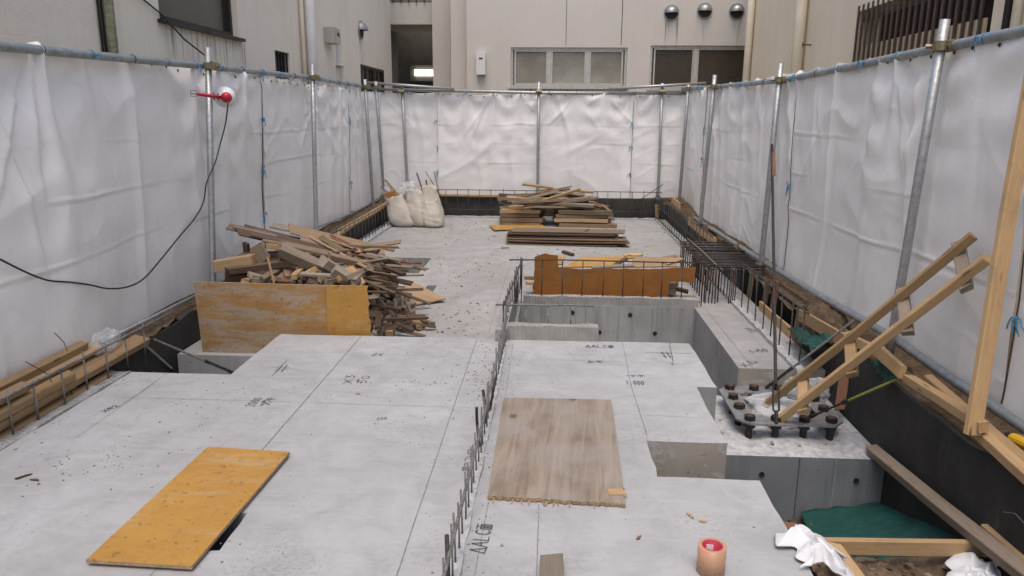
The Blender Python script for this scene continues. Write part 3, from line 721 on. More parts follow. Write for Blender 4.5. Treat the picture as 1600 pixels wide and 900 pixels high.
def window(parent, win, mp, fm, gm, fr=.035, mull=(), depth=.12, sill=True, bars=0, barm=None):
    u0, u1, z0, z1 = win
    def bx(mb, a, b, c, d, w0, w1): 
        q0 = Vector(mp(a, c, w0)); q1 = Vector(mp(b, d, w1)); mb.box([min(q0[i], q1[i]) for i in range(3)], [max(q0[i], q1[i]) for i in range(3)])
    mb = MB()
    for (a, b, c, d) in ((u0 + .002, u0 + fr, z0 + .002, z1 - .002), (u1 - fr, u1 - .002, z0 + .002, z1 - .002), (u0 + fr, u1 - fr, z0 + .002, z0 + fr), (u0 + fr, u1 - fr, z1 - fr, z1 - .002)): bx(mb, a, b, c, d, depth - .04, depth + .03)
    for mu in mull: bx(mb, mu - fr * .7, mu + fr * .7, z0 + fr, z1 - fr, depth - .035, depth + .03)
    f = mb.build('window_frame', fm, parent)
    edges = [u0 + fr] + sorted(mull) + [u1 - fr]
    for a, b in zip(edges[:-1], edges[1:]):
        mb = MB(); bx(mb, a + .004, b - .004, z0 + fr, z1 - fr, depth, depth + .012); mb.build('window_pane', gm[0] if isinstance(gm, list) and a < edges[-2] - 9 else (gm if not isinstance(gm, list) else gm[0]), f)
        if len(mull):
            mb = MB()
            for (p, q, r, s) in ((a + fr * .8, a + fr * 1.5, z0 + fr * 1.1, z1 - fr * 1.1), (b - fr * 1.5, b - fr * .8, z0 + fr * 1.1, z1 - fr * 1.1), (a + fr * 1.5, b - fr * 1.5, z0 + fr * 1.1, z0 + fr * 1.8), (a + fr * 1.5, b - fr * 1.5, z1 - fr * 1.8, z1 - fr * 1.1)): bx(mb, p, q, r, s, depth - .03, depth - .002)
            mb.build('sash', fm, f)
    if sill:
        mb = MB(); bx(mb, u0 - .04, u1 + .04, z0 - .03, z0, -.05, depth); mb.build('window_sill', fm, parent)
    for k in range(bars):
        u = u0 + (u1 - u0) * (k + .5) / bars; mb = MB(); bx(mb, u - .008, u + .008, z0 + .002, z1 - .002, .01, .028); mb.build('window_bar', barm, f)
    return f
window(bl, winA, mpL, M['bronze'], M['glass_d'], .05, depth=.1)
window(bl, winB, mpL, M['bronze'], M['glass_d'], .025, depth=.1, bars=5, barm=M['bronze'], sill=False)
window(bl, winC, mpL, M['pvcw'], M['boxp'], .02, depth=.08, sill=True)
window(bl, winD, mpL, M['bronze'], M['frost_d'], .03, [winD[0] + (winD[1] - winD[0]) * .55], depth=.03, bars=6, barm=M['bronze'], sill=False)
def wpipe(name, pts, r, mat, parent, n=12):
    mb = MB(); mb.tube(pts, r, n); o = mb.build(name, mat, parent); 
    for p in o.data.polygons: p.use_smooth = len(p.vertices) == 4
    return o
q = P(174, 60, X=WL + .05); wpipe('wrapped_pipe', [(q.x, q.y, .1), (q.x, q.y + .01, 3), (q.x, q.y, HT)], .035, M['foam'], bl)
for px in (158, 163): q = P(px, 60, X=WL + .015); wpipe('wall_cable', [(q.x, q.y, .1), (q.x, q.y + .01, 3), (q.x, q.y, HT)], .008, M['blackcord'], bl, 6)
q = P(486, 70, X=WL + .09); wpipe('rain_pipe', [(q.x, q.y, .1), (q.x, q.y, HT)], .065, M['pvcw'], bl, 16)
q = P(474, 70, X=WL + .04); wpipe('beige_conduit', [(q.x, q.y, .1), (q.x, q.y, HT)], .025, M['pvc'], bl)
r_ = rect([(505, 42), (519, 76)], {'X': WL}); mb = MB(); mb.box((WL + .002, r_[0], r_[2] + .05), (WL + .14, r_[1] - .05, r_[3])); o = mb.build('meter_box', M['boxp'], bl)
mb = MB(); mb.box((WL + .1405, r_[0] + .18, r_[2] + .2), (WL + .145, r_[1] - .1, r_[3] - .1)); mb.build('meter_window', M['bronze'], o)
def hood(parent, c, d, r, name='vent_hood', mat=None):
    d = Vector(d).normalized(); q = d.to_track_quat('Z', 'Y').to_matrix().to_4x4(); mb = MB(); up = Vector((0, 0, 1)); sd_ = d.cross(up).normalized(); vs = []; fs = []; n = 14; kk = 8
    # quarter-round weather hood, open below
    for i in range(kk + 1):
        a = math.pi / 2 * 1.02 * i / kk - .0
        for j in range(n + 1):
            b = math.pi * j / n
            v = Vector(c) + sd_ * (r * math.cos(b)) + (up * math.cos(a) + d * math.sin(a)) * (r * math.sin(b)) * 1.0
            vs.append(v)
    for i in range(kk):
        for j in range(n): a = i * (n + 1) + j; fs.append((a, a + 1, a + n + 2, a + n + 1))
    mb.add(vs, fs); o = mb.build(name, mat or M['ss'], parent, smooth=True)
    mb = MB(); mb.lathe([(r * .98, 0), (r * .98, .012), (0, .012)], Matrix.Translation(Vector(c) + d * .003) @ q, 18); mb.build('vent_mouth', M['dark_in'], o)
    mb = MB(); mb.lathe([(r * 1.0, 0), (r * 1.12, 0), (r * 1.12, .02), (r * 1.0, .02)], Matrix.Translation(Vector(c) + d * .001) @ q, 18); mb.build('vent_flange', mat or M['ss'], o)
hood(bl, P(563, 47, X=WL + .004), (1, 0, 0), .13)
cb = MB(); a = P(225, 0, X=WL + .02); b = P(252, 22, X=WL + .02); c_ = P(322, 88, X=WL + .25)
cb.tube([a + (a - b) * 1.2, a, b, b.lerp(c_, .5) - Vector((0, 0, .03)), c_, c_ + Vector((.1, .05, -.2))], .007, 6); tag(cb.build('overhead_cable', M['blackcord']), 'black cable drooping across the beige wall below the dark window', 'cable')

# dirt runs below sills and hoods
t = NT('rain_stain'); uv = t.tc.outputs['Generated']
st = t.noise(t.coord((1, 1, 1), 'Object'), 1, 2); mpn = t.coord((22, 22, .55)); st = t.ramp(t.noise(mpn, 1.5, 4, .65), [(.52, 0.0), (.72, 1.0)])
sx = t.n('ShaderNodeSeparateXYZ'); t.l(uv, sx.inputs[0]); fade = t.ramp(sx.outputs['Z'], [(.0, 0.0), (.5, .25), (1.0, .8)])
mm = t.n('ShaderNodeMath', operation='MULTIPLY'); t.l(st, mm.inputs[0]); t.l(fade, mm.inputs[1])
t.b.inputs['Base Color'].default_value = (.09, .075, .06, 1); t.b.inputs['Roughness'].default_value = .95
tp = t.n('ShaderNodeBsdfTransparent'); ms = t.n('ShaderNodeMixShader'); t.l(mm.outputs[0], ms.inputs[0]); t.l(tp.outputs[0], ms.inputs[1]); t.l(t.b.outputs[0], ms.inputs[2]); t.l(ms.outputs[0], t.t.nodes['Material Output'].inputs[0])
M['stain'] = t.mat
def stain(parent, u0, u1, z0, z1, mp):
    mb = MB(); mb.add([mp(u0, z0, -.0025), mp(u1, z0, -.0025), mp(u1, z1, -.0025), mp(u0, z1, -.0025)], [(0, 1, 2, 3)]); return mb.build('rain_stain', M['stain'], parent, fix=False)
stain(bl, winA[0] - .05, winA[1] + .15, winA[2] - .85, winA[2] - .03, mpL); stain(bl, winB[0] - .04, winB[1] + .05, winB[2] - .3, winB[2], mpL); stain(bl, winC[0] - .1, winC[1] + .1, winC[2] - .5, winC[2] - .03, mpL)
q = P(563, 58, X=WL); stain(bl, q.y - .12, q.y + .12, q.z - 1.1, q.z, mpL)
# back neighbour
bb = thing('neighbour_building', 'grey rendered building with frosted windows beyond the back fence', 'building', (0, WB, 0))
mpB = lambda u, v, w: (u, WB + w, v)
XB0 = P(729, 60, Y=WB).x
w1 = rect([(798, 74), (978, 137)], {'Y': WB}); w2 = rect([(1017, 71), (1160, 140)], {'Y': WB}); w2 = (w2[0], w2[0] + 2.2, w2[2], w2[3])
wall_with_holes('wall', (XB0, 5.5), (0, HT), [w1, w2], 0, .25, mpB, M['wall_b'], bb)
window(bb, w1, mpB, M['alu'], M['frost'], .04, [w1[0] + (w1[1] - w1[0]) * q for q in (.335, .665)], depth=.08)
stain(bb, w1[0], w1[1], w1[2] - .4, w1[2] - .03, mpB)
window(bb, w2, mpB, M['alu'], M['frost_d'], .04, [w2[0] + (P(1087, 100, Y=WB).x - w2[0])], depth=.08)
mb = MB(); mb.box((XB0 + .3, WB + .8, 0), (5.4, WB + 2.2, HT)); mb.build('dark_rooms', M['dark_in'], bb)
mb = MB(); mb.box((XB0 - .34, WB + .28, 0), (XB0 + .2, WB + .75, HT)); mb.build('pier', M['wall_b'], bb)
for px in (885, 972):
    q = P(px, 30, Y=WB - .002); mb = MB(); mb.box((q.x - .006, WB - .004, w1[3] + .05), (q.x + .006, WB - .001, HT)); mb.build('wall_joint', M['dark_in'] if px > 900 else M['mid_in'], bb)
for px, py in ((1049, 20), (1101, 17), (1151, 18)):
    q = P(px, py, Y=WB); stain(bb, q.x - .14, q.x + .14, q.z - .9, q.z - .1, mpB)
    hood(bb, P(px, py, Y=WB - .003), (0, -1, 0), .125)
q = rect([(745, 83), (759, 117)], {'Y': WB}); mb = MB(); mb.box((q[0], WB - .12, q[2]), (q[1], WB - .002, q[3])); o = mb.build('wall_box', M['pvcw'], bb)
mb = MB(); mb.box((q[0] + .05, WB - .124, q[3] - .12), (q[0] + .12, WB - .121, q[3] - .09)); mb.build('box_slot', M['dark_in'], o)
# open passage with its stair
ps = thing('stair_passage', 'dim open stair passage with a lit tube lamp between the buildings', 'passage', (-3, 16, 0))
x0 = WL - .02; 
mb = MB(); mb.box((x0 - 2, 18.6, 0), (XB0 + .3, 18.8, HT)); mb.build('rear_wall', M['mid_in'], ps)
mb = MB(); mb.box((x0 - .6, WLend + .05, 0), (x0 - .4, 18.6, HT)); mb.build('side_wall', M['mid_in'], ps)
a = P(676, 80, Y=15.6).x; b = P(704, 80, Y=15.6).x; mb = MB(); mb.box((a, 15.6, 0), (b, 15.95, HT)); mb.build('pillar', M['wall_b'], ps)
a = P(612, 38, Y=15.9); b = P(676, 38, Y=15.9); mb = MB(); mb.box((a.x - .8, 15.9, a.z), (b.x + .02, 17.4, a.z + .42)); mb.build('stair_slab', M['wall_b'], ps)
mb = MB(); mb.box((a.x - .8, 15.85, a.z + 1.25), (b.x, 15.9, a.z + 1.3)); mb.build('handrail', M['galv_d'], ps)
for k in range(9): xx = a.x - .6 + k * .16; mb = MB(); mb.box((xx, 15.86, a.z + .42), (xx + .02, 15.89, a.z + 1.25)); mb.build('baluster', M['bronze'], ps)
a = P(648, 109, Y=17.6); b = P(677, 120, Y=17.6)
mb = MB(); mb.box((a.x - .12, 17.62, b.z - .1), (b.x + .12, 17.72, a.z + .1)); lh = mb.build('lamp_housing', M['mid_in'], ps)
mb = MB(); mb.box((a.x, 17.55, b.z + .02), (b.x, 17.619, a.z)); mb.build('lamp_tube', M['lamp'], lh)
mb = MB(); mb.box((a.x - 1.0, 17.72, 0), (b.x + .8, 17.8, HT)); mb.build('lamp_wall', M['mid_in'], ps)

# right neighbour
br = thing('neighbour_building', 'cream stucco building with a brown slatted grille behind the right fence', 'building', (WR, 6, 0))
WRend = P(1172, 60, X=WR).y
gl = P(1338, 60, X=WR).y; gr = P(1545, 60, X=WR).y
grill = (gr, gl, 1.6, 2.66)
mpR = lambda u, v, w: (WR + w, u, v)
wall_with_holes('wall', (-3, WRend), (0, HT), [grill], 0, .25, mpR, M['wall_r'], br)
mb = MB(); mb.box((WR + .9, -3, 0), (WR + 3, WRend - .02, HT)); mb.build('rear_block', M['dark_in'], br)
mb = MB(); mb.box((WR + .252, WRend - .24, 0), (WR + .9, WRend - .004, HT)); mb.build('end_wall', M['wall_r'], br)
gt = P(1338, 73, X=WR).z; y_end = P(1528, 60, X=WR).y
mb = MB(); mb.box((WR + .012, y_end - .05, 1.602), (WR + .03, gl - .002, gt)); mb.build('infill_panel', M['tan'], br)
nb = 21; y_end = P(1528, 60, X=WR).y
for k in range(nb):
    y = gl - (gl - y_end) * k / (nb - 1); zt = 2.72 + .0
    mb = MB(); mb.box((WR - .012, y - .017, 1.5), (WR + .004, y + .017, 2.72)); mb.build('grille_slat', M['louver'], br)
for z in (2.55, 1.75): mb = MB(); mb.box((WR + .031, y_end - .03, z), (WR + .06, gl - .003, z + .05)); mb.build('grille_rail', M['louver'], br)
q = P(1168, 60, X=WR - .07); wpipe('rain_pipe', [(q.x, q.y - .1, .1), (q.x, q.y - .1, HT)], .06, M['pvc'], br, 16)
q = P(1248, 60, X=WR - .09); wpipe('rain_pipe', [(q.x, q.y, .1), (q.x, q.y, HT)], .075, M['pvc'], br, 16)
for px, r in ((1572, .03), (1589, .045), (1604, .03)): q = P(px, 40, X=WR - .06); wpipe('wall_pipe', [(q.x, q.y, .1), (q.x, q.y, HT)], r, M['pvc'] if px != 1572 else M['bronze'], br)
q = P(1264, 70, X=WR - .03); mb = MB(); mb.tube([q + Vector((.03, 0, 0)), q - Vector((.08, 0, 0))], .01, 6); mb.tube([q - Vector((.08, 0, .03)), q - Vector((.08, 0, -.03))], .008, 6); mb.build('pipe_bracket', M['rebar'], br)

# ------------------------------------------------------------------ reinforcing bars standing in the foundation
def unit_bar(r=.005, n=6):
    mb = MB(); mb.tube([(0, 0, 0), (.002, 0, .5), (0, .001, 1)], r, n); return mb
BARM = {}
def vbar(parent, x, y, z0, z1, mat, lean=(0, 0), name='vertical_bar'):
    if mat not in BARM: BARM[mat] = unit_bar(.0038 if mat == 'rebar_t' else .005).mesh('bar_' + mat, M[mat], True)
    h = z1 - z0
    mw = Matrix.Translation((x, y, z0)) @ Matrix(((1, 0, lean[0], 0), (0, 1, lean[1], 0), (0, 0, h, 0), (0, 0, 0, 1)))
    return link(name, BARM[mat], parent, mw)
def hbar(parent, pts, mat, r=.0065, name='horizontal_bar'):
    mb = MB(); mb.tube(pts, r, 6); return mb.build(name, M[mat], parent, smooth=True)
def rebar_row(label, p0, p1, n, z0, z1, mat, tops=True, over=(0.05, 0.05), mids=(), jit=.012, hm=None, drop=0):
    p0 = Vector((*p0, 0)); p1 = Vector((*p1, 0)); o = thing('rebar_row', label, 'rebar', (p0.x, p0.y, z0), 'rows of steel bars cast in the foundation')
    d = (p1 - p0).normalized()
    for k in range(n):
        if drop and random.random() < drop: continue
        p = p0.lerp(p1, k / (n - 1)) + d * random.uniform(-jit, jit)
        vbar(o, p.x, p.y, z0 - .06, z1 + random.uniform(-.012, .02), mat, (random.uniform(-jit, jit) * 1.2, random.uniform(-jit, jit) * 1.2))
    for z in ((z1 - .008,) if tops else ()) + tuple(mids):
        a = p0 - d * over[0]; b = p1 + d * over[1]; m_ = a.lerp(b, .5) + Vector((random.uniform(-.008, .008), random.uniform(-.008, .008), 0)); off = Vector((d.y, -d.x, 0)) * .011
        hbar(o, [Vector((q.x, q.y, z + random.uniform(-.006, .006))) + off for q in (a, a.lerp(b, .25), m_, a.lerp(b, .75), b)], hm or mat)
    return o
rebar_row('short bars along the slab edge by the stacked timbers', (-2.535, 2.14), (-2.535, 4.34 - .06), 12, 0, .215, 'rebar_g', over=(.3, .35))
o = rebar_row('splattered stub bars along the joint beside the weathered plywood', (-.31, 1.3), (-.30, 4.78), 38, -.02, .19, 'rebar_t', True, (.05, .02), jit=.009)
for k in range(4):
    y = random.uniform(2.0, 4.7); hbar(o, [Vector((-.31, y, -.03)), Vector((-.31 + random.uniform(-.03, .03), y + random.uniform(-.08, .08), .12)), Vector((-.31 + random.uniform(-.05, .05), y + random.uniform(-.15, .15), .21))], 'rebar', .0075, 'bent_bar')
rebar_row('rusty bars along the left rim of the square pit', (-.325, 4.95), (-.27, 6.52), 11, .02, .25, 'rebar', over=(.12, .0))
o = rebar_row('four bars behind the ribbed kerb at the front of the pit', (-.32, 4.955), (.14, 4.955), 4, .05, .235, 'rebar_g', over=(.06, .16))
rebar_row('bars along the far rim of the pit before the stained panel', (-.26, 6.54), (1.36, 6.54), 10, ZB + .05, .245, 'rebar', over=(.12, .05))
rebar_row('bars along the right beam below the tall brace rod', (1.69, 4.86), (1.69, 6.45), 8, ZB, .24, 'rebar', over=(.05, .1), jit=.02)
rebar_row('row of bars at the right edge of the far slab', (1.72, 8.05), (1.70, 12.1), 22, ZB, .25, 'rebar', over=(.1, .25), mids=(.06, ZB + .05))
rebar_row('row of bars at the left edge of the far slab', (-2.48, 7.0), (-2.48, 12.1), 28, ZB, .20, 'rebar', over=(.1, .2))
o = rebar_row('row of bars before the black board at the back', (-2.35, 12.22), (1.68, 12.22), 22, ZB, .30, 'rebar', over=(.1, .1), mids=(-.03,))
for (a, b) in (((665, 268), (700, 325)), ((678, 268), (690, 318)), ((1000, 312), (1036, 288)), ((985, 330), (1030, 305))):
    hbar(o, [P(*b, Y=12.12), P(*a, Y=12.2)], 'rebar', .006, 'stray_bar')
# dense cage with its mat of bars
cg = thing('rebar_cage', 'dense dark rebar cage with a mat of bars reaching to the fence', 'rebar', (1.36, 6.6, ZB))
for k in range(24):
    y = 6.60 + k * .057; z = .165 + random.uniform(-.006, .008)
    hbar(cg, [(1.33, y, z), (1.6, y + random.uniform(-.01, .01), z + .004), (1.86 + random.uniform(-.02, .05), y + random.uniform(-.015, .015), z)], 'rebar', .0075, 'mat_bar')
    if k % 4 == 0:
        hbar(cg, [(1.37, y + .04, z - .03), (1.90 + random.uniform(-.03, .03), y + .04 + random.uniform(-.02, .02), z - .025)], 'rebar', .007, 'mat_bar')
for k in range(12):
    y = 6.6 + k * .115
    pts = [(1.36, y, ZB - .05), (1.36, y, .12), (1.37, y, .16), (1.40, y, .182), (1.44, y, .186), (1.475, y, .165), (1.485, y, .12), (1.485, y, ZB - .05)]
    hbar(cg, pts, 'rust' if k % 3 else 'rebar', .0065, 'hoop')
for (x, z) in ((1.355, .15), (1.43, .198), (1.49, .15), (1.36, .0), (1.60, .15)):
    hbar(cg, [(x, 6.52, z), (x + .004, 7.2, z + .004), (x, 8.0, z)], 'rebar_g' if z > .1 else 'rebar', .0065, 'long_bar')
for i, (x, y) in enumerate([(1.36 + .03 * k, 6.55) for k in range(4)] + [(1.575 + .018 * k, 6.56) for k in range(4)] + [(1.36, 7.95), (1.39, 7.97)]):
    vbar(cg, x, y, ZB - .05, .16 + random.uniform(-.01, .02), 'rebar' if i % 3 else 'rust', (random.uniform(-.01, .01), 0))
for k in range(9): vbar(cg, 1.60, 6.75 + k * .13, ZB - .05, .15, 'rebar')
cg.location += Vector((.055, .12, 0))

# ------------------------------------------------------------------ boards and timbers
def plank_mesh(L, w, t_, c=.002, rag=0, ragn=0):
    """box with chamfered long edges, length along local x"""
    c = min(c, w * .2, t_ * .3)
    sec = [(-w/2 + c, -t_/2), (w/2 - c, -t_/2), (w/2, -t_/2 + c), (w/2, t_/2 - c), (w/2 - c, t_/2), (-w/2 + c, t_/2), (-w/2, t_/2 - c), (-w/2, -t_/2 + c)]
    mb = MB(); n = 8; r0 = random.uniform(-rag, rag); r1 = random.uniform(-rag, rag); bow = random.uniform(-1, 1) * L * .006
    vs = []
    for x, k in ((-L / 2, r0), (0, 0), (L / 2, r1)):
        for (a, b) in sec: vs.append((x + k * (a / w * 2 + random.uniform(-.5, .5)), a, b + (bow if x == 0 else 0)))
    fs = [(i + j * 8, (i + 1) % 8 + j * 8, (i + 1) % 8 + 8 + j * 8, i + 8 + j * 8) for j in range(2) for i in range(8)] + [tuple(range(7, -1, -1)), tuple(range(16, 24))]
    mb.add(vs, fs); return mb
def frame(p0, p1, roll=0, up=Vector((0, 0, 1))):
    p0 = Vector(p0); p1 = Vector(p1); x = (p1 - p0).normalized()
    if abs(x.dot(up)) > .97: up = Vector((0, 1, 0))
    y = up.cross(x).normalized(); z = x.cross(y)
    mm = Matrix((x, y, z)).transposed().to_4x4(); mm.translation = (p0 + p1) / 2
    return mm @ Matrix.Rotation(roll, 4, 'X')
def plank(name, p0, p1, w, t_, mat, label=None, cat=None, group=None, roll=0, rag=.01, parent=None, c=.002):
    L = (Vector(p1) - Vector(p0)).length
    me = plank_mesh(L, w, t_, c, rag).mesh(name, M[mat]); o = link(name, me, parent, frame(p0, p1, roll))
    if label: tag(o, label, cat, group)
    return o
def panel(name, quad, th, mats, label, cat='panel', group=None, n=None, rag=None, sub=14):
    """flat board through four corner points (a,b,c,d), thickness th along its normal; ragged edge optional"""
    a, b, c, d = [Vector(q) for q in quad]; nrm = (b - a).cross(d - a).normalized()
    pts = []
    for e, (p, q) in enumerate(((a, b), (b, c), (c, d), (d, a))):
        k = sub if (rag and e in rag) else 1
        for i in range(k):
            f = i / k; v = p.lerp(q, f)
            if rag and e in rag and i: v = v + (Vector(((b - a) + (c - d))) * 0 + ((a + b + c + d) / 4 - (p + q) / 2).normalized()) * random.uniform(-.3, 1) * rag[e]
            pts.append(v)
    m_ = len(pts); vs = pts + [p + nrm * th for p in pts]; mb = MB()
    mb.add(vs, [tuple(range(m_, 2 * m_))], 0); mb.f.append(tuple(range(m_ - 1, -1, -1))); mb.m.append(0)
    for i in range(m_): mb.f.append((i, (i + 1) % m_, (i + 1) % m_ + m_, i + m_)); mb.m.append(1)
    x = (b - a).normalized(); y = nrm.cross(x); Mx = Matrix((x, y, nrm)).transposed().to_4x4(); Mx.translation = (a + b + c + d) / 4
    inv = Mx.inverted(); mb.v = [tuple(inv @ Vector(v)) for v in mb.v]
    o = link(name, mb.mesh(name, mats), None, Mx); 
    return tag(o, label, cat, group)

# near panels lying on the slab
q = [P(135, 880, z=.012), P(300, 890, z=.012), P(453, 710, z=.012), P(325, 702, z=.012)]
panel('formwork_panel', q, .013, [M['orange'], M['edge']], 'clean orange coated plywood panel lying alone on the front slab')
q = [P(762, 780, z=.004), P(977, 793, z=.004), P(955, 628, z=.004), P(787, 625, z=.004)]
ply = panel('plywood_sheet', q, .014, [M['plyold'], M['edge']], 'weathered brown plywood sheet with a splintered edge beside the joint bars', 'plywood', rag={0: .009}, sub=70)
spl = MB(); 
for k in range(12):
    a = P(762, 780, z=.012).lerp(P(977, 793, z=.012), random.random()); ang = random.uniform(-2.3, -.8); L = random.uniform(.006, .02)
    o = MB().tube([a + Vector((0, .01, 0)), a + Vector((math.cos(ang) * L, math.sin(ang) * L, -.006))], [.003, .0012], 4).build('splinter', M['pine'], ply)
plank('torn_corner', P(950, 768, z=.020), P(976, 768, z=.020), .05, .003, 'pine', parent=ply)
a, b = P(862, 873, z=.02), P(862, 960, z=.02); plank('wood_block', a, b, .078, .035, 'grey', 'grey wood block end lying at the front of the slab', 'wood block')

# roll of tape
tr_ = thing('tape_roll', 'roll of tan packing tape with a red core standing on the slab', 'tape roll', P(1110, 893, z=0))
c = P(1110, 893, z=0); Mx = Matrix.Translation((c.x, c.y, .001))
TH, TR = .098, .047
MB().lathe([(TR - .012, 0), (TR, 0), (TR, TH), (TR - .012, TH), (TR - .012, 0)], Mx, 36).build('tape', M['tape'], tr_, smooth=False)
MB().lathe([(TR - .0122, .001), (TR - .0122, TH + .001), (TR - .016, TH + .001), (TR - .016, .001)], Mx, 36).build('core', M['tapered'], tr_)
for p in tr_.children:
    for f in p.data.polygons: f.use_smooth = abs(f.normal.z) < .5
# label printed inside the core
MB().box((c.x - .014, c.y + TR - .0225, .05), (c.x + .01, c.y + TR - .0205, .085)).build('core_label', M['whitep'], tr_)

# loose chips on the slab
for (px, py, L, mat) in ((1083, 809, .03, 'pine'), (1095, 815, .022, 'pine'), (997, 842, .018, 'red'), (25, 748, .05, 'dark'), (60, 750, .03, 'dark')):
    a = P(px, py, z=.004); an = random.uniform(0, 3.1); plank('wood_chip', a, a + Vector((math.cos(an) * L, math.sin(an) * L, 0)), .012, .006, mat, 'tiny wood chip on the front slab', 'chip', 'wood chips on the front slab')

# --- scrap heap on the left
GH = 'scrap timber in the left heap'
Yp = 4.93
q = [P(302, 440, Y=Yp), P(511, 446, Y=Yp + .01), P(512, 553, Y=Yp), P(316, 553, Y=Yp)]
for v in q[2:]: v.z = ZB + .002
q[2].x, q[3].x = P(513, 530, Y=Yp).x, P(317, 553, Y=Yp).x
panel('formwork_panel', [q[3], q[2], q[1], q[0]], -.013, [M['orange_w'], M['edge']], 'worn peeling formwork panel standing upright before the scrap heap')
q = [P(509, 446, Y=Yp - .016), P(575, 447, Y=Yp - .016), P(580, 524, Y=Yp - .016), P(512, 524, Y=Yp - .016)]
for v in q[2:]: v.z = ZB + .002
panel('formwork_panel', [q[3], q[2], q[1], q[0]], -.013, [M['orange'], M['edge']], 'short orange panel with a ragged end standing before the scrap heap', rag={1: .012}, sub=20)
LCOL = {'pine': 'pale', 'old': 'brown', 'grey': 'grey', 'dark': 'dark', 'red': 'reddish', 'plyraw': 'tan plywood'}
def heap_label(p0, p1, w, t_, mat, zone):
    L = (Vector(p1) - Vector(p0)).length
    size = 'stubby' if L < .3 else 'short' if L < .55 else 'long' if L < .9 else 'very long'
    kind = 'strip' if max(w, t_) < .04 else 'thin board' if min(w, t_) < .022 else 'thick timber' if max(w, t_) > .075 else 'batten'
    return f'{size} {LCOL[mat]} {kind} {zone}'
def hp(p0, p1, w, t_, mat, roll=0, zone='inside the left scrap heap'): return plank('scrap_batten', p0, p1, w, t_, mat, heap_label(p0, p1, w, t_, mat, zone), 'scrap wood', GH, roll, .02)
mats_ = ['old', 'grey', 'old', 'dark', 'dark', 'old', 'red', 'old']
for layer in range(7):
    z = ZB + .03 + layer * .055
    for k in range(8):
        yc = 5.36 + k * .17 + random.uniform(-.06, .06); L = random.uniform(.35, .68); xc = -1.74 + random.uniform(-.2, .16) - layer * .02
        an = random.uniform(-.9, .9); v = Vector((math.cos(an), math.sin(an), random.uniform(-.12, .12))) * L / 2
        if layer >= 5 and yc < 5.7: continue
        if yc - abs(v.y) < 5.2: v.y = max(-.14, min(.14, v.y))
        hp(Vector((xc, yc, z)) - v, Vector((xc, yc, z)) + v, random.uniform(.04, .09), random.uniform(.03, .055), random.choice(mats_), random.uniform(-.6, .6))
# butt ends that look out over the panel
for i, (px, py) in enumerate([(436, 437), (449, 435), (459, 433), (472, 432), (478, 435), (487, 440), (500, 437), (508, 441), (518, 440), (528, 437), (540, 436), (426, 442), (444, 443), (457, 443), (468, 443), (483, 443), (495, 444), (516, 445), (534, 442), (552, 441), (410, 436), (396, 440), (382, 441)]):
    a = P(px, py, Y=5.22 + random.uniform(0, .06)); an = random.uniform(-.5, .5); el_ = random.uniform(-.05, .2); L = random.uniform(.3, .55)
    hp(a, a + Vector((math.sin(an) * L, math.cos(an) * L, math.sin(el_) * L)), random.uniform(.036, .056), random.uniform(.03, .05), random.choice(['pine', 'grey', 'old', 'grey', 'red', 'old']), random.uniform(-.6, .6), 'with its end above the upright panel')
